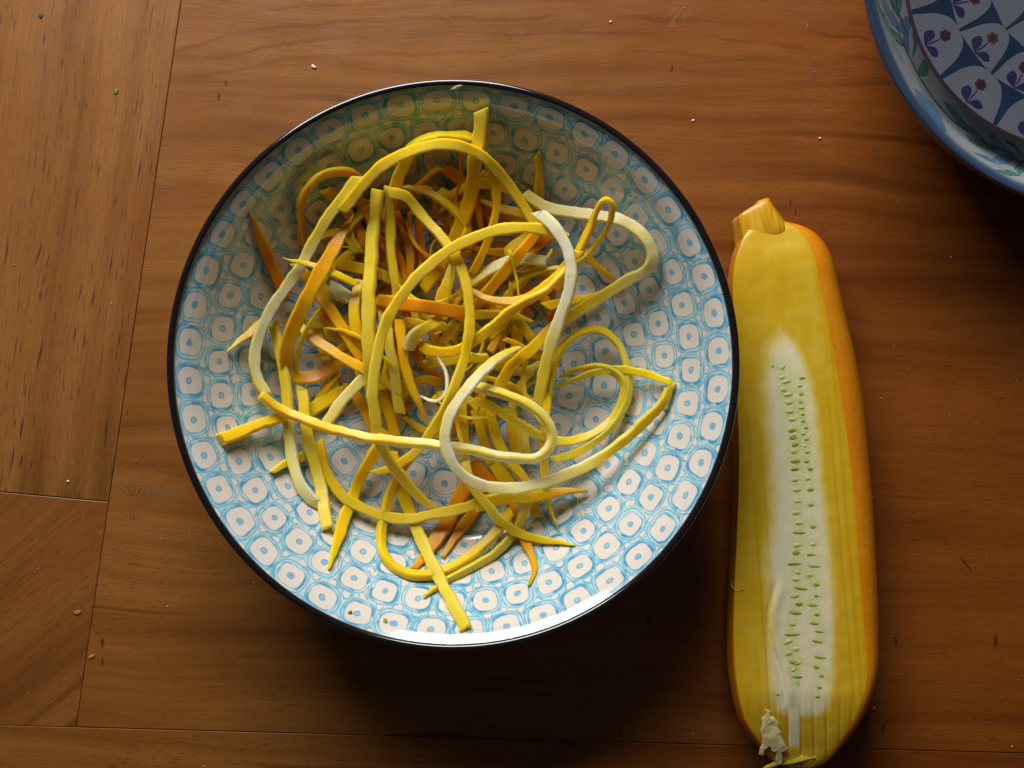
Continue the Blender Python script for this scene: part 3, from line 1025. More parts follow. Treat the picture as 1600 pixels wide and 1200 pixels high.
shred([(468, 512, 13), (500, 537, 16), (538, 559, 18), (572, 577, 18), (596, 592, 17)],
      'straight orange shred slanting down right from the orange strap', w=4.4, tint=[.72, .7, .62], roll=(10, 0))
shred([(463, 412, 13), (485, 440, 15), (511, 476, 17), (541, 522, 17), (567, 563, 15)],
      'deep yellow shred slanting behind the orange strap towards the centre', w=4.8, tint=[.5, .65, .7, .65], roll=(0, 10))
shred([(446, 404, 21), (480, 412, 24), (503, 421, 25), (530, 432, 24), (558, 445, 21)],
      'thin splinter pointing left across the white shred', w=3.4, th=1.5, tint=[.4, .45, .52], roll=(10, 20), ends=(.1, 1))
shred([(517, 448, 15), (534, 459, 17), (552, 468, 16)],
      'short stubby white piece left of the broad pale shred', w=5.6, th=2.6, tint=.04, roll=(-5, 5))
shred([(345, 687, 3), (378, 675, 5), (418, 660, 9), (446, 650, 10)],
      'thick yellow stick poking out lowest at the left onto the bowl wall', w=5.0, th=3.0, tint=[.58, .5, .48], roll=(5, 5))
shred([(355, 549, 2), (376, 532, 4), (400, 514, 6), (416, 503, 8)],
      'golden leaf shaped tip sticking out at the left edge of the pile', w=4.6, th=1.4, tint=[.5, .58, .6], roll=(25, 25), ends=(.1, 1), cross=.3)
shred([(391, 333, 2), (402, 362, 3), (416, 396, 4), (431, 430, 5), (448, 466, 7)],
      'deep orange pointed shred lying alone on the upper left bowl wall', w=5.0, tint=[.85, .95, .98], roll=(15, 10), ends=(.1, 1))
shred([(428, 505, 8), (438, 550, 11), (447, 600, 12), (450, 650, 10), (455, 706, 7), (467, 752, 5), (488, 781, 3), (517, 794, 2)],
      'pale shred hanging down the left side, white at its lower curve', w=5.0, tint=[.40, .42, .38, .2, .06, .12], roll=(-10, 20), cross=.2)
shred([(470, 605, 9), (476, 650, 11), (487, 705, 9), (500, 760, 6), (512, 826, 3)],
      'flat pale yellow stick ending square at the lower left', w=5.2, tint=[.48, .4, .3, .32], roll=(5, -5))
shred([(498, 690, 6), (509, 735, 6), (536, 775, 6), (580, 800, 6), (630, 811, 7), (682, 803, 9), (730, 792, 10), (775, 776, 11)],
      'yellow shred curving like a shallow bowl along the lower left edge', w=4.6, th=2.4, tint=[.55, .52, .48, .45, .5], roll=(10, 25, 30, 10))
shred([(603, 672, 8), (587, 702, 8), (570, 735, 6), (553, 772, 4), (532, 826, 3), (515, 890, 1.5)],
      'deep yellow shred pointing down left to a knife like tip', w=5.2, tint=[.62, .6, .58], roll=(0, 10), ends=(1, .1))
shred([(660, 690, 11), (642, 714, 10), (618, 750, 8), (603, 788, 6), (595, 832, 4), (601, 868, 3), (622, 889, 3), (655, 898, 4), (688, 893, 5), (718, 880, 6), (752, 855, 7), (782, 824, 8), (798, 795, 9)],
      'yellow U shaped shred looping round the bottom of the pile', w=4.2, th=2.6, tint=[.58, .52, .48, .46, .46, .52], roll=(0, 20, 45, 40, 10))
shred([(612, 705, 7), (628, 765, 6), (652, 826, 6), (677, 882, 7), (699, 926, 4), (727, 984, 1.2)],
      'straight pale yellow stick reaching lowest towards the bowl rim', w=5.4, th=2.2, tint=[.6, .48, .36, .38, .42], roll=(5, -5))
shred([(742, 738, 3), (722, 772, 2.5), (695, 822, 2), (667, 866, 2), (645, 889, 1.5)],
      'broad deep orange shred slanting down left beneath the yellow loop', w=6.6, tint=[.9, .86, .84], roll=(0, 0), ends=(1, .35))
shred([(762, 742, 2), (745, 790, 2), (715, 836, 1.5), (690, 870, 1.5)],
      'orange shred lying close along the broad orange one, on its right', w=5.2, tint=[.86, .84, .8], roll=(0, 0), ends=(1, .3))
shred([(836, 752, 9), (822, 792, 7), (808, 826, 5), (778, 861, 4), (738, 886, 3), (700, 906, 2.5), (665, 930, 2)],
      'yellow shred sweeping below the U shaped one to a tip at the bottom', w=4.2, th=1.6, tint=[.5, .46, .44, .48, .55], roll=(0, 25, 10), ends=(1, .25))
shred([(727, 716, 11), (731, 735, 13), (739, 760, 14), (757, 785, 14), (781, 812, 11), (811, 832, 7), (842, 842, 4), (872, 847, 2), (898, 852, 1.2)],
      'thin tapering yellow tail curling out at the lower right', w=4.0, th=1.6, tint=[.42, .42, .48, .45], roll=(0, 10), ends=(1, .08))
shred([(745, 790, 12), (790, 777, 12), (832, 775, 10), (862, 771, 8), (890, 766, 6), (917, 767, 3)],
      'flat dull yellow strap with a dark pointed end at the lower right', w=5.6, th=1.4, tint=[.46, .52, .62, .72, .66], roll=(0, 0, 20, 60), ends=(1, .2))
shred([(869, 562, 13), (860, 592, 15), (853, 640, 16), (850, 690, 15), (851, 742, 11), (857, 785, 6), (871, 826, 1.5)],
      'narrow yellow shred hanging straight down to a hair thin point at right', w=3.6, th=1.8, tint=[.6, .55, .48, .42], roll=(0, 10), ends=(1, .08))
shred([(796, 778, 4), (812, 826, 3), (829, 862, 2), (834, 888, 1.5), (827, 912, 1)],
      'curved orange claw pointing down at the lower right', w=4.4, tint=[.85, .82, .75], roll=(0, 15), ends=(1, .06))
shred([(841, 331, 27), (866, 353, 30), (886, 386, 31), (893, 424, 31), (887, 462, 29), (871, 506, 26), (855, 556, 22), (845, 606, 17), (840, 642, 13)],
      'thick white shred with a blunt upper end, turning yellow downwards', w=4.9, th=2.6, tint=[.02, .02, .04, .08, .28, .42, .45], roll=(0, 10, 0), cross=-.12)
shred([(818, 302, 12), (855, 324, 13), (893, 332, 13), (930, 337, 12), (967, 343, 10), (1000, 361, 8), (1017, 388, 7), (1017, 411, 8), (1002, 427, 9), (980, 438, 10), (942, 462, 12), (905, 485, 15), (868, 508, 18), (830, 545, 20), (800, 572, 21), (778, 606, 19)],
      'pale shred swinging in a wide bend at the right, white outside and yellow on return', w=4.9, tint=[.28, .14, .10, .10, .16, .38, .50, .55, .55], roll=(0, 10, 20, 10, 0), cross=.12)
shred([(903, 392, 24), (921, 355, 23), (931, 330, 22), (941, 314, 21), (951, 313, 20), (956, 328, 19), (949, 356, 19), (930, 381, 21), (908, 403, 24), (886, 418, 27), (855, 451, 29), (806, 482, 29), (767, 513, 27), (731, 540, 25), (703, 550, 23), (672, 548, 20), (655, 538, 18)],
      'orange shred with a narrow pinched loop at the upper right', w=4.2, th=1.7, tint=[.68, .66, .62, .66, .66, .62, .62, .66, .7], roll=(40, 75, 80, 60, 20, 0, 0))
shred([(840, 240, 2), (842, 272, 3), (842, 312, 5), (836, 350, 7)],
      'stubby yellow shred standing against the upper right bowl wall', w=4.6, tint=[.62, .52, .45], roll=(10, 0), ends=(.4, 1))
shred([(756, 240, 19), (770, 272, 21), (775, 317, 22), (769, 352, 21), (755, 392, 18), (736, 428, 14)],
      'yellow shred bowing down from the arch beside the orange strip', w=3.6, th=1.8, tint=[.52, .52, .58, .62], roll=(0, 30, 10))
shred([(632, 291, 15), (672, 303, 18), (697, 318, 19), (714, 335, 19), (728, 355, 18), (737, 382, 15)],
      'slim dark yellow shred curving behind the orange strip', w=3.4, th=1.8, tint=[.62, .6, .55], roll=(20, 50), ends=(.5, 1))
shred([(562, 279, 9), (548, 270, 10), (528, 267, 10), (505, 272, 9), (484, 290, 8), (471, 315, 7), (469, 343, 6), (474, 374, 5), (484, 402, 4)],
      'orange shred hooped round the upper left of the pile', w=4.0, th=1.6, tint=[.85, .72, .66, .8, .9, .95], roll=(30, 60, 60, 40))
shred([(733, 452, 20), (755, 466, 22), (777, 471, 22), (800, 471, 22), (822, 466, 23), (846, 452, 25), (872, 430, 26), (904, 392, 25)],
      'golden shred sagging like a smile right of the centre', w=4.2, th=2.2, tint=[.6, .64, .66, .62, .58], roll=(30, 20, 0), ends=(.4, 1))
shred([(846, 348, 17), (830, 373, 19), (807, 401, 21), (785, 428, 21), (762, 455, 18), (742, 480, 13)],
      'orange tipped shred slanting down left beneath the open C', w=4.8, tint=[.85, .72, .62, .6], roll=(0, 10))
shred([(728, 447, 12), (762, 424, 14), (792, 410, 15), (822, 404, 15), (852, 408, 13)],
      'short white shred crossing behind the orange tipped one', w=4.8, tint=[.40, .25, .08, .05, .08], roll=(0, 5))
shred([(588, 468, 16), (633, 476, 21), (675, 481, 22), (727, 489, 19)],
      'flat orange band lying level across the centre', w=5.4, th=1.6, tint=[.66, .84, .84, .78], roll=(15, 20))
shred([(712, 500, 13), (745, 493, 15), (777, 492, 16), (807, 494, 15), (832, 503, 11)],
      'short pale yellow shred lying level right of the centre', w=4.2, tint=[.52, .40, .40, .5], roll=(0, 10), ends=(1, .3))
shred([(702, 412, 18), (697, 442, 19), (690, 474, 16)],
      'pale wedge shaped scrap pointing up inside the open C', w=7.4, th=2.4, tint=[.36, .42, .5], roll=(5, 0), ends=(.08, 1))
shred([(638, 545, 20), (648, 524, 22), (668, 510, 22), (690, 500, 18)],
      'twisted pale yellow scrap with a torn white end at the centre', w=5.0, th=2.2, tint=[.12, .40, .48], roll=(-40, 40), wob=.3)
shred([(685, 559, 22), (698, 582, 23), (698, 610, 24), (682, 626, 23), (657, 618, 20)],
      'small white curl right at the centre', w=3.2, th=1.3, tint=[.2, .06, .06, .12], roll=(40, 70, 60), ends=(.15, .1))
shred([(598, 478, 14), (605, 522, 17), (612, 560, 17), (618, 592, 15), (625, 645, 11)],
      'translucent pale shred ending square inside the open C', w=5.0, tint=[.42, .38, .38, .5], roll=(0, 5))
shred([(624, 500, 17), (632, 568, 19), (642, 603, 18), (656, 632, 16), (667, 665, 12)],
      'golden shred running down to a pointed end inside the open C', w=4.2, tint=[.7, .62, .58, .66], roll=(0, 10), ends=(1, .15))
shred([(568, 588, 17), (538, 624, 16), (508, 662, 14)],
      'short straight cream coloured stick slanting left of the open C', w=4.8, th=2.6, tint=[.25, .2, .32], roll=(10, 0))
shred([(528, 582, 6), (512, 604, 6), (497, 628, 5)], 'small dull orange shred below the orange J shaped strap', w=4.4, tint=[.68, .62], roll=(0, 0))
shred([(548, 606, 5), (520, 618, 6), (492, 638, 6), (470, 655, 5)], 'broad yellow shred half hidden under the cream coloured stick', w=6.0, tint=[.6, .55], roll=(0, 0))
shred([(545, 600, 9), (562, 626, 9), (576, 655, 9), (584, 680, 7)], 'golden shred under the right end of the cream coloured stick', w=4.6, tint=[.7, .66], roll=(0, 0))
shred([(596, 600, 9), (608, 645, 9), (618, 684, 7)], 'golden yellow shred just inside the left side of the open C', w=4.4, tint=[.6, .66], roll=(0, 0))
shred([(722, 632, 15), (724, 668, 16), (726, 700, 14), (726, 732, 9)], 'upright yellow shred behind the white hook', w=3.8, tint=[.55, .5], roll=(0, 0))
shred([(742, 640, 10), (754, 680, 11), (768, 725, 8)], 'golden shred fanned out second behind the white hook', w=4.2, tint=[.66, .6], roll=(0, 0))
shred([(764, 636, 12), (775, 680, 13), (790, 710, 12), (810, 737, 9), (828, 760, 6)], 'bright yellow shred fanned out third behind the white hook', w=4.2, tint=[.55, .48, .48], roll=(0, 10))
shred([(798, 640, 8), (802, 672, 9), (808, 712, 7)], 'broad golden shred inside the pale loop', w=5.2, tint=[.6, .56], roll=(0, 0))
shred([(818, 655, 7), (821, 690, 7), (824, 720, 5)], 'pale short shred near the right end inside the pale loop', w=3.8, tint=[.4, .42], roll=(0, 0))
shred([(760, 708, 8), (778, 732, 8), (798, 760, 6)], 'broad yellow shred below the level pale one, inside the white hook', w=6.0, tint=[.62, .6], roll=(0, 0))
shred([(738, 718, 6), (752, 738, 6), (775, 764, 5)], 'bright orange shred showing inside the bend of the white hook', w=6.6, tint=[.92, .85], roll=(0, 0))
shred([(832, 762, 4), (834, 785, 4), (837, 808, 2)], 'short yellow stub under the dull strap at lower right', w=4.6, tint=.5)
shred([(424, 737, 2), (446, 724, 3), (474, 712, 4)], 'yellow nub sticking out left below the thick stick', w=5.0, tint=[.44, .5], roll=(0, 0), ends=(.4, 1))
shred([(592, 232, 3), (601, 237, 3.5), (612, 246, 4)], 'tiny white splinter near the top left of the pile', w=2.6, th=1.4, tint=.08, ends=(.4, 1))
shred([(632, 235, 14), (660, 217, 14), (695, 210, 13), (730, 213, 12), (762, 228, 11)], 'ragged edged dark yellow shred just behind the arch', w=4.6, th=1.4, tint=[.56, .55, .58], roll=(35, 30), wob=.35)
shred([(643, 232, 19), (626, 268, 19), (614, 308, 16), (606, 345, 12)], 'dull yellow shred dropping from the arch at the upper left', w=5.2, tint=[.55, .64, .7], roll=(0, 5))
shred([(905, 395, 9), (935, 418, 7), (967, 441, 3)], 'orange yellow shred pointing down right inside the wide bend', w=4.2, tint=[.7, .65], ends=(1, .35))
shred([(936, 459, 4), (895, 470, 7), (852, 480, 11)], 'yellow shred peeping out under the return of the wide bend', w=4.4, tint=[.5, .58], ends=(.4, 1))
shred([(478, 505, 8), (515, 504, 9), (562, 500, 11)], 'pale level shred behind the slanting deep yellow one', w=4.6, tint=[.48, .44, .5])
shred([(436, 501, 9), (456, 506, 11), (478, 513, 12)], 'tiny golden tip beside the white shred at left', w=3.4, tint=[.55, .66], ends=(.2, 1))
shred([(562, 438, 15), (554, 480, 18), (558, 520, 18), (566, 560, 14)], 'golden shred close along the left of the broad pale one', w=5.0, tint=[.52, .64, .7], roll=(0, 10))
shred([(900, 776, .8), (905, 792, .8), (911, 811, .8)], 'tiny greenish shaving stuck to the bowl at the lower right', w=1.6, th=.7, tint=[.2, .3], ends=(.5, .1))
shred([(508, 296, 5), (530, 318, 6), (556, 350, 8), (572, 384, 9)], 'dull orange shred inside the hoop at the upper left', w=4.6, tint=[.72, .8])
shred([(614, 330, 9), (632, 368, 8), (650, 402, 8), (664, 440, 8)], 'deep orange shred in the dark hollow at the top centre', w=5.0, tint=[.98, .96])
shred([(695, 262, 5), (722, 284, 6), (745, 310, 6), (770, 345, 6)], 'deep orange shred low behind the upright strip', w=5.0, tint=[.96, .92])
shred([(545, 360, 10), (552, 392, 11), (540, 418, 12)], 'pale flap hanging behind the tip of the orange strap', w=5.0, th=1.2, tint=[.5, .42], ends=(1, .3))

# the buried body of the pile
fill_rng = random.Random(21)
kinds = {'orange': [], 'golden': [], 'yellow': []}
for k in range(140):
    a = fill_rng.uniform(0, 2 * math.pi)
    rr = 185 * math.sqrt(fill_rng.uniform(0, 1))
    cxp, cyp = 680 + rr * 1.0 * math.cos(a), 480 + rr * 1.12 * math.sin(a)
    if cyp > 660 and fill_rng.random() < 0.45:
        cyp -= 150
    ln = fill_rng.uniform(50, 120)
    d0 = fill_rng.uniform(0, math.pi)
    bend = fill_rng.uniform(-0.9, 0.9)
    layer = fill_rng.choice([1.3, 3.5, 5.5, 8.0, 10.5, 13.0])
    pts = []
    for q in (-1, -0.5, 0, 0.5, 1):
        an = d0 + bend * q
        pts.append((cxp + math.cos(d0) * ln * 0.5 * q - math.sin(d0) * bend * 26 * (q * q - .4), cyp + math.sin(d0) * ln * 0.5 * q + math.cos(d0) * bend * 26 * (q * q - .4),
                    layer + fill_rng.uniform(-.8, .8)))
    tn = fill_rng.choice([.42, .46, .50, .54, .58, .64, .72, .84, .95])
    if cyp < 470: tn = min(1, tn + .08)
    kind = 'orange' if tn > .74 else ('golden' if tn > .58 else 'yellow')
    e_ = (fill_rng.choice([1, .3]), fill_rng.choice([1, .3]))
    form = 'straight' if abs(bend) < .28 else ('slightly bent' if abs(bend) < .6 else 'strongly bent')
    tip = 'square ended' if min(e_) == 1 else ('pointed' if max(e_) < 1 else 'half pointed')
    dx_, dy_ = cxp - 680, cyp - 480
    if math.hypot(dx_, dy_) < 60:
        part_ = 'middle'
    else:
        part_ = ['right side', 'lower right', 'bottom', 'lower left', 'left side', 'upper left', 'top', 'upper right'][int(round(math.atan2(dy_, dx_) / (math.pi / 4))) % 8]
    fine_ = k % 7 == 3
    if fine_:
        pts = [(q[0], q[1], q[2] + 9) for q in pts]
        form = 'thin ' + form
    deep = 'under' if layer < 6 else 'in'
    shred(pts, '%s %s %s shred buried %s the %s of the pile' % (form, tip, kind, deep, part_), w=fill_rng.uniform(1.5, 2.2) if fine_ else fill_rng.uniform(3.6, 5.0), th=1.0 if fine_ else fill_rng.uniform(1.6, 2.5),
          tint=[tn, tn - .05, tn], roll=(fill_rng.uniform(-25, 25), fill_rng.uniform(-25, 25)), ends=e_, group='shreds buried in the pile')

# bits that belong to the zucchini's cut: a torn flap and loose strips at its lower end
def face_z(x, y):
    py = 600 - y / (PX * (CAM_H - ZF) / CAM_H)
    i = int(np.argmin(abs(ys - py)))
    return z_face(i) - 0.0003


def zpart(name, *a, **k):
    o = shred(*a, None, name=name, on=face_z, **k)
    del o['category']
    o.location = o.location - ZROOT
    o.parent = zuc
    return o


zpart('flesh_curl', [(1190, 1200, -1), (1222, 1192, .8), (1252, 1185, 1.0), (1292, 1176, .2)], w=4.0, th=0.8, tint=[.5, .5, .46], ends=(.15, .4), roll=(20, 10))
zpart('flesh_hair', [(1139, 902, -6), (1142, 915, -3), (1150, 922, -1.4), (1158, 922, -.6)], w=.9, th=.6, tint=.15, ends=(.4, .2))
# torn flap of pith at the lower left of the face
flap_o = [(1196, 1106), (1203, 1112), (1211, 1122), (1216, 1138), (1222, 1152), (1231, 1172), (1222, 1178), (1219, 1194), (1213, 1193), (1211, 1178), (1204, 1170), (1197, 1171), (1193, 1179), (1184, 1177), (1189, 1162), (1187, 1142), (1191, 1124)]
bm = bmesh.new()
vs = []
jr = random.Random(3)
for q_, (fx_, fy_) in enumerate(flap_o):
    nx_, ny_ = flap_o[(q_ + 1) % len(flap_o)]
    vs.append(bm.verts.new(P(fx_ + jr.uniform(-2, 2), fy_ + jr.uniform(-2, 2), 0)))
    vs.append(bm.verts.new(P((fx_ + nx_) / 2 + jr.uniform(-3.5, 3.5), (fy_ + ny_) / 2 + jr.uniform(-2.5, 2.5), 0)))
bm.faces.new(vs)
bmesh.ops.triangulate(bm, faces=bm.faces)
bmesh.ops.subdivide_edges(bm, edges=bm.edges[:], cuts=3, use_grid_fill=True)
for v in bm.verts:
    ppx, ppy = v.co.x / PX + 800, 600 - v.co.y / PX
    lift = 0.0005 + 0.0008 * max(0, min(1, (ppy - 1115) / 50)) + 0.0003 * mnoise.noise((ppx * .09, ppy * .07, 3))
    v.co = P(ppx, ppy, face_z(0, -(ppy - 600) * PX * (CAM_H - ZF) / CAM_H) + lift)
r_ = bmesh.ops.extrude_face_region(bm, geom=bm.faces[:])
for v in [g_ for g_ in r_['geom'] if isinstance(g_, bmesh.types.BMVert)]:
    v.co.z += 0.0002
bmesh.ops.recalc_face_normals(bm, faces=bm.faces)
for f in bm.faces: f.smooth = True
me = bpy.data.meshes.new('torn_flap'); bm.to_mesh(me); bm.free()
me.materials.append(plain('pith_flap', (0.70, 0.60, 0.27), 0.28, 0.2, 0.3, 420))
at = me.attributes.new('tint', 'FLOAT', 'POINT')
at.data.foreach_set('value', [0.30 + 0.16 * mnoise.noise(v.co * 260) for v in me.vertices])
flap = link(bpy.data.objects.new('torn_flap', me))
flap.parent = zuc
flap.location = -ZROOT
tag(flap, 'torn whitish flap of pith curling off the lower left of the cut face')

# ------------------------------------------------------------------ second dish, upper right, with a patterned plate in it
DZ = 0.052
DC = P(1752, -70, DZ)
DR = 405 * PX * (CAM_H - DZ) / CAM_H
dprof_in = spline1([(0, .016), (.045, .0165), (.066, .019), (.077, .027), (.0855, .040), (DR - .0040, DZ - .0024), (DR - .0016, DZ - .0004)], 7)


def dish_z(r):
    return float(np.interp(r, dprof_in[:, 0], dprof_in[:, 1]))


m_dish, b = new_mat('white_blue_dish_glaze')
oc = coords(); x, y, z = xyz(oc)
rr = (x * x + y * y) ** 0.5
n = noise(oc, 90.0, 3.0)
c = mix(n, (0.38, 0.415, 0.445), (0.48, 0.50, 0.51))
c = mix(noise(vec(x * 30, y * 30, 4.0), 1.0, 2.0).step(.55, .75) * .4, c, (0.40, 0.52, 0.58))
rimw = rr + (noise(oc, 60.0, 2.0) - .5) * 0.0025
c = mix(rimw.step(DR - .0068, DR - .0040), c, (0.085, 0.145, 0.21))
c = mix(rimw.step(DR - .0048, DR - .0026), c, (0.030, 0.055, 0.115))
to(b.inputs['Base Color'], c)
b.inputs['Roughness'].default_value = 0.22
b.inputs['Coat Weight'].default_value = 0.4
b.inputs['Coat Roughness'].default_value = 0.08
m_dishout = plain('dish_outside_blue', (0.03, 0.06, 0.13), 0.25, 0.4, 0.3, 60)

dish = empty('serving_dish', (DC.x, DC.y, 0))
tag(dish, 'blue rimmed white serving dish painted with leaves, cut off by the upper right corner', 'dish')
lathe('dish_inside', [tuple(p) for p in dprof_in], 180, m_dish, dish)
lip = [(DR - .0016, DZ - .0004), (DR - .0008, DZ), (DR - .0002, DZ - .0006), (DR, DZ - .0018), (DR - .0006, DZ - .0040), (DR - .003, DZ - .009)]
lathe('dish_rim', lip, 180, plain('dish_rim_blue', (0.026, 0.045, 0.09), 0.2, 0.5, 0.35, 80), dish)
lathe('dish_outside', [tuple(p) for p in spline1([(DR - .003, DZ - .009), (.090, .034), (.082, .020), (.068, .009), (.05, .004), (.049, .0003), (.045, .0003)], 4)], 120, m_dishout, dish)

leafcols = {
    'green': plain('leaf_green_paint', (0.10, 0.24, 0.19), 0.22, 0.4, 0.3, 250),
    'teal': plain('leaf_teal_paint', (0.06, 0.19, 0.23), 0.22, 0.4, 0.35, 250),
    'blue': plain('leaf_blue_paint', (0.12, 0.25, 0.42), 0.22, 0.4, 0.35, 250),
    'pale': plain('leaf_pale_paint', (0.33, 0.45, 0.46), 0.22, 0.4, 0.25, 250),
    'navy': plain('line_navy_paint', (0.03, 0.06, 0.20), 0.22, 0.4, 0.3, 250),
}


def painted(name, outline, mat, parent, center, zfun, lift=0.00018):
    """thin painted figure laid on a turned surface: outline in metres relative to the axis"""
    # subdivide outline and fan-fill through inner rings so that it follows the surface
    o2 = []
    n = len(outline)
    for i in range(n):
        a, b_ = outline[i], outline[(i + 1) % n]
        for t in (0, .5):
            o2.append((a[0] + (b_[0] - a[0]) * t, a[1] + (b_[1] - a[1]) * t))
    cx_ = sum(p[0] for p in o2) / len(o2); cy_ = sum(p[1] for p in o2) / len(o2)
    verts, faces = [], []
    m = len(o2)
    for f in (1.0, .66, .33):
        for p in o2:
            xx, yy = cx_ + (p[0] - cx_) * f, cy_ + (p[1] - cy_) * f
            verts.append((xx, yy, zfun(math.hypot(xx, yy)) + lift))
    verts.append((cx_, cy_, zfun(math.hypot(cx_, cy_)) + lift))
    for k in range(2):
        for i in range(m):
            j = (i + 1) % m
            faces.append((k * m + i, k * m + j, (k + 1) * m + j, (k + 1) * m + i))
    for i in range(m):
        faces.append((2 * m + i, 2 * m + (i + 1) % m, 3 * m))
    o = mesh_obj(name, verts, faces, mat, parent)
    return o


def rel(pts, zc, ctr):
    out = []
    for (px, py) in pts:
        z = zc
        p = P(px, py, z)
        for _ in range(8):
            p = P(px, py, dish_z(math.hypot(p.x - ctr.x, p.y - ctr.y)))
        out.append((p.x - ctr.x, p.y - ctr.y))
    return out


def zz(pts, ox, oy, k):
    return [(ox + a / k, oy + b_ / k) for a, b_ in pts]


K = 3.75
motifs = [
    ('painted_leaf', 'green', [(352, 440), (356, 395), (378, 352), (402, 340), (415, 400), (412, 435), (385, 445)]),
    ('painted_leaf', 'teal', [(500, 590), (540, 605), (590, 660), (640, 730), (700, 785), (640, 765), (570, 705), (525, 645)]),
    ('painted_leaf', 'green', [(630, 790), (690, 805), (770, 850), (840, 885), (770, 880), (700, 855), (655, 825)]),
    ('painted_feather', 'blue', [(330, 515), (375, 545), (430, 595), (485, 670), (522, 770), (500, 768), (450, 715), (395, 645), (345, 570)]),
    ('painted_leaf', 'blue', [(675, 890), (740, 920), (790, 925), (850, 905), (925, 905), (890, 955), (830, 968), (760, 940)]),
    ('painted_leaf', 'green', [(805, 998), (870, 1012), (915, 990), (940, 950), (985, 925), (1000, 985), (950, 1030), (890, 1030)]),
    ('painted_leaf', 'pale', [(150, 85), (178, 120), (205, 180), (228, 250), (205, 225), (175, 170)]),
    ('painted_leaf', 'pale', [(190, 190), (225, 240), (260, 310), (280, 375), (250, 340), (215, 270)]),
    ('painted_leaf', 'blue', [(245, 130), (262, 180), (270, 250), (300, 305), (300, 200), (310, 120), (285, 90)]),
    ('painted_leaf', 'teal', [(318, 190), (335, 230), (330, 290), (318, 340), (335, 300), (352, 240), (340, 195)]),
    ('painted_leaf', 'green', [(225, 0), (240, 40), (235, 90), (255, 50), (262, 0), (255, -40), (235, -40)]),
    ('painted_leaf', 'pale', [(140, -20), (160, 30), (185, 90), (165, 60), (145, 20)]),
    ('painted_stem_line', 'navy', [(195, -20), (215, 90), (250, 210), (310, 340), (370, 460), (460, 595), (560, 705), (680, 795), (800, 860), (940, 900), (940, 904), (800, 865), (678, 800), (556, 710), (456, 600), (366, 464), (306, 344), (246, 213), (212, 92), (192, -20)]),
]
for rep in range(7):
    ra = R_(-52 * rep)
    for (nm, colr, pts) in motifs:
        q = rel(zz(pts, 1340, 0, K), .04, DC)
        if rep:
            q = [(x_ * math.cos(ra) - y_ * math.sin(ra), x_ * math.sin(ra) + y_ * math.cos(ra)) for x_, y_ in q]
        if nm == 'painted_stem_line':
            # a brush line: ribbon strip along the first half of the outline
            h = len(q) // 2
            vv, ffc = [], []
            for i in range(h):
                for p in (q[i], q[len(q) - 1 - i]):
                    vv.append((p[0], p[1], dish_z(math.hypot(*p)) + .00022))
            for i in range(h - 1):
                ffc.append((2 * i, 2 * i + 1, 2 * i + 3, 2 * i + 2))
            mesh_obj(nm, vv, ffc, leafcols[colr], dish)
        else:
            painted(nm, q, leafcols[colr], dish, DC, dish_z)

# plate resting inside the dish
PZ = 0.0400
PC = P(1692, -42, PZ)
PR = 278 * PX * (CAM_H - PZ) / CAM_H


def plate_z(r):
    t = r / PR
    return PZ - 0.0045 + 0.0040 * t ** 3


m_plate = plain('plate_shaded_blue_glaze', (0.011, 0.024, 0.050), 0.16, 0.15, 0.3, 70)  # blue ground darkened in its colour to imitate the shade on the plate
m_lobe = plain('plate_shaded_white_glaze', (0.098, 0.110, 0.138), 0.16, 0.15, 0.08, 120)  # white petals, with the same shade put into their colour
m_edge = plain('plate_worn_red_edge', (0.045, 0.012, 0.013), 0.45, 0.1, 0.5, 500)
m_under = plain('plate_underside', (0.25, 0.25, 0.26), 0.4)
m_indigo = plain('motif_indigo_paint', (0.018, 0.017, 0.062), 0.25, 0.4, 0.35, 400)
m_red = plain('motif_red_paint', (0.050, 0.012, 0.024), 0.25, 0.4, 0.3, 400)
m_rust = plain('motif_rust_paint', (0.070, 0.030, 0.018), 0.25, 0.4, 0.3, 400)
m_black = plain('motif_dark_paint', (0.025, 0.015, 0.035), 0.25, 0.4, 0.3, 400)
plate = empty('dinner_plate', (PC.x, PC.y, plate_z(0)))
tag(plate, 'smaller plate with shade-darkened white petals and red flowers on blue, resting in the serving dish', 'plate')
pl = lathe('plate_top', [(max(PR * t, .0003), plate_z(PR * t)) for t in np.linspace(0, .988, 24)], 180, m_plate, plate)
ed = lathe('plate_edge', [(PR * .988, plate_z(PR * .988)), (PR * .994, plate_z(PR) + .0004), (PR * .999, plate_z(PR) + .0002), (PR, plate_z(PR) - .0006), (PR * .996, plate_z(PR) - .0018), (PR * .97, plate_z(PR) - .003)], 180, m_edge, plate)
un = lathe('plate_underside', [(PR * .97, plate_z(PR) - .003), (PR * .6, .023), (PR * .52, .0215), (.0, .0215)], 96, m_under, plate)
for o in (pl, ed, un):
    o.location.z = -plate.location.z
for v in ed.data.vertices:                      # chipped, uneven edge
    a = math.atan2(v.co.y, v.co.x)
    k = 1 + 0.0022 * mnoise.noise((a * 60, 0, 0)) + 0.002 * mnoise.noise((a * 14, 3, 0))
    v.co.x *= k; v.co.y *= k
pk = PX * (CAM_H - PZ) / CAM_H


def put(name, q, mat, lift, parent=None):
    o = painted(name, q, mat, parent or plate, PC, plate_z, lift)
    if parent is None:
        o.location.z = -plate.location.z
    return o


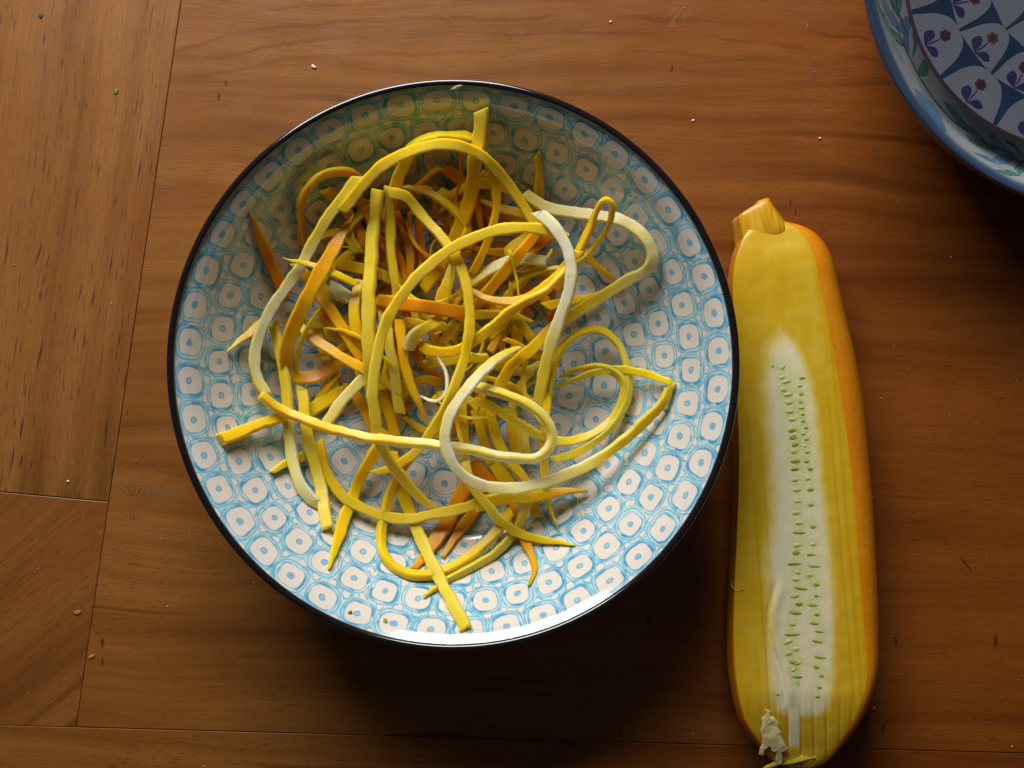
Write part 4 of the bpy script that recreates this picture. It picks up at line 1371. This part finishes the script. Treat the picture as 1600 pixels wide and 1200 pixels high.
def lobe_pts(br, th, half, depth, fit_edge):
    """petal: straight (or rim) base at radius br, round head towards the centre"""
    out = []
    for k in range(13):
        t = -1 + 2 * k / 12
        a = th + t * half
        if fit_edge:
            out.append((br * math.cos(a), br * math.sin(a)))
        else:
            rb = br - (1 - abs(t)) * 0.0006
            out.append((rb * math.cos(a), rb * math.sin(a)))
    for k in range(1, 20):
        t = 1 - 2 * k / 20
        a = th + t * half * (1.0 if abs(t) > .9 else 1.0)
        dd_ = depth * (1 - abs(t) ** 3.0) ** 0.48
        out.append(((br - dd_) * math.cos(a), (br - dd_) * math.sin(a)))
    return out


def leaf(o0, o1, wid):
    (x0, y0), (x1, y1) = o0, o1
    dx, dy = x1 - x0, y1 - y0
    L = math.hypot(dx, dy); nx, ny = -dy / L, dx / L
    out = []
    for s in (1, -1):
        rng = [i / 7 for i in range(8)]
        if s < 0: rng = rng[::-1][1:-1]
        for t in rng:
            wv = wid * (math.sin(math.pi * min(1, t * 0.5 + 0.42 * t * t)) ** 1.0) * s if t < 1 else 0
            out.append((x0 + dx * t + nx * wv + (-dy) * 0.10 * math.sin(math.pi * t), y0 + dy * t + ny * wv + dx * 0.10 * math.sin(math.pi * t)))
    return out


base1 = math.atan2(-(70 - (-42)), 1447 - 1692)     # direction of the first petal on the rim
pitch = R_(23.6)
for row in range(3):
    br = (PR * .984) - row * 66 * pk
    npet = 15 if row == 0 else (15 if row == 1 else 15)
    for k in range(npet):
        th = base1 + pitch * (k - 7) + (0.5 * pitch if row % 2 else 0)
        if row == 2 and k % 1 == 0 and br < 0.02:
            continue
        half = pitch * 0.47
        depth = 66 * pk if row < 2 else 50 * pk
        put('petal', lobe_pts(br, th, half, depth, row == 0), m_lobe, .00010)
        if row == 2:
            continue
        ca, sa = math.cos(th), math.sin(th)

        def loc(along, inn):          # photo px along the base, inward
            r = br - inn * pk
            return (r * ca - along * pk * sa, r * sa + along * pk * ca)
        s = 1.0
        o0 = loc(0, 3)
        put('painted_leaf', leaf(o0, loc(-16 * s, 27), 8.5 * pk), m_indigo, .00020)
        put('painted_leaf', leaf(o0, loc(24 * s, 15), 7.0 * pk), m_indigo, .00020)
        fx, fy = loc(-2, 41)
        put('painted_stem', [o0, loc(1.2, 14), loc(.8, 30), loc(-.6, 30), loc(-1.2, 14)], m_indigo, .00019)
        mm = m_rust if (row == 1 and k % 2 == 1) else m_red
        fl_ = put('flower', [(fx + 5.0 * pk * math.cos(q * math.pi / 4), fy + 5.0 * pk * math.sin(q * math.pi / 4)) for q in range(8)], m_black, .00026)
        for j in range(6):
            a = j * math.pi / 3 + th
            ox, oy = fx + 6.0 * pk * math.cos(a), fy + 6.0 * pk * math.sin(a)
            put('flower_petal', [(ox + 3.8 * pk * math.cos(q * math.pi / 4), oy + 3.8 * pk * math.sin(q * math.pi / 4)) for q in range(8)], mm, .00022, fl_)

# ------------------------------------------------------------------ crumbs and specks on the table
m_white = plain('white_crumb', (0.72, 0.70, 0.64), 0.5)
m_ycr = plain('yellow_crumb', (0.40, 0.21, 0.010), 0.5)
m_gcr = plain('green_crumb', (0.16, 0.17, 0.02), 0.5)


def crumb(px, py, rx, ry, rz, rot, mat, label, z0=0.0, name='crumb'):
    bm = bmesh.new()
    bmesh.ops.create_icosphere(bm, subdivisions=2, radius=1.0)
    sd_ = px * .13 + py * .07
    for v in bm.verts:
        k = 1 + 0.35 * mnoise.noise(v.co * 1.3 + Vector((sd_, 0, 0)))
        v.co = Vector((v.co.x * rx * k, v.co.y * ry * k, v.co.z * rz * k)) * PX
    for f in bm.faces: f.smooth = True
    me = bpy.data.meshes.new(name); bm.to_mesh(me); bm.free(); me.materials.append(mat)
    o = link(bpy.data.objects.new(name, me))
    o.location = P(px, py, z0 + rz * PX * 0.8)
    o.rotation_euler = (0, 0, R_(rot))
    tag(o, label, 'crumb')
    return o


crumb(490, 104, 4.5, 2.4, 1.4, -35, m_white, 'largest white crumb, on the board above left of the bowl')
crumb(1083, 188, 2.8, 1.8, 1.0, 20, m_white, 'white crumb on the board between the bowl and the serving dish')
crumb(1281, 216, 2.2, 1.8, 1.4, 0, m_white, 'small white crumb above the zucchini stem')
crumb(954, 34, 2.2, 1.8, 1.3, 0, m_white, 'small white crumb near the top edge, above the bowl')
crumb(106, 752, 2.4, 1.8, 1.3, 0, m_white, 'white crumb on the end board beside the corner joint')
crumb(181, 143, 5.5, 3.6, .8, 60, m_gcr, 'olive green scrap on the left end board')
crumb(121, 957, 6, 3.6, .8, 15, m_ycr, 'oval yellow scrap on the corner board at lower left')
crumb(143, 1026, 6, 2.6, .8, 30, m_ycr, 'flat yellow scrap lying on the joint at lower left')
crumb(64, 24, 4.5, 4, .6, 60, plain('dark_speck', (0.05, 0.045, 0.05), .6), 'dark round speck near the top left corner')
crumb(1365, 1107, 4, 2.2, 1.6, 50, m_ycr, 'pale yellow crumb touching the lower right side of the zucchini')
crumb(1509, 880, 16, 1.0, 1.0, -52, plain('green_hair', (0.05, 0.05, 0.02), .6), 'thin dark green fibre on the board right of the zucchini', name='fibre')
crumb(1363, 777, 1.8, 1.8, 1.2, 0, m_ycr, 'tiny yellow grain right of the middle of the zucchini')
# greenish scrap caught on the rim
g = shred([(706, 139, 1.2), (716, 133, 1.2), (733, 130, .6)], 'pale green scrap caught on the black rim at the top', w=2.4, th=.9, tint=[.22, .16], ends=(.4, .8), wob=.4)
crumb(546, 959, 6, 2.6, 1.4, 50, m_gcr, 'small olive scrap on the bowl wall at the bottom', z0=bowl_z(r_of_pic(418)))
crumb(602, 971, 3, 6, 1.4, 10, plain('pale_scrap', (0.55, 0.5, 0.12), .4), 'pale yellow stain like scrap right of the olive one on the bowl wall', z0=bowl_z(r_of_pic(414)))

# dust and salt grains, too many to count
rngd = random.Random(5)
dv, df = [], []
for k in range(150):
    px, py = rngd.uniform(-20, 1620), rngd.uniform(-20, 1220)
    if math.hypot(px - 708, py - 571) < 452 or (1130 < px < 1375 and py > 300) or math.hypot(px - 1752, py + 70) < 410:
        continue
    p = P(px, py, 0.0)
    s = rngd.choice([.4, .5, .6, .7, 1.0]) * PX
    i0 = len(dv)
    an = rngd.uniform(0, 3)
    st_ = rngd.uniform(1, 2.2)
    for (ax, ay, az) in ((1, 0, 0), (0, 1, 0), (-1, 0, 0), (0, -1, 0), (0, 0, 1), (0, 0, -1)):
        xx, yy = ax * s * st_, ay * s
        dv.append((p.x + xx * math.cos(an) - yy * math.sin(an), p.y + xx * math.sin(an) + yy * math.cos(an), s * .8 + az * s * .8))
    for f in ((0, 1, 4), (1, 2, 4), (2, 3, 4), (3, 0, 4), (1, 0, 5), (2, 1, 5), (3, 2, 5), (0, 3, 5)):
        df.append(tuple(i0 + q for q in f))
dust = mesh_obj('dust', dv, df, plain('dust_grain', (0.55, 0.5, 0.42), .6), smooth=False)
tag(dust, 'pale dust and salt grains scattered over the table', 'dust', kind='stuff')
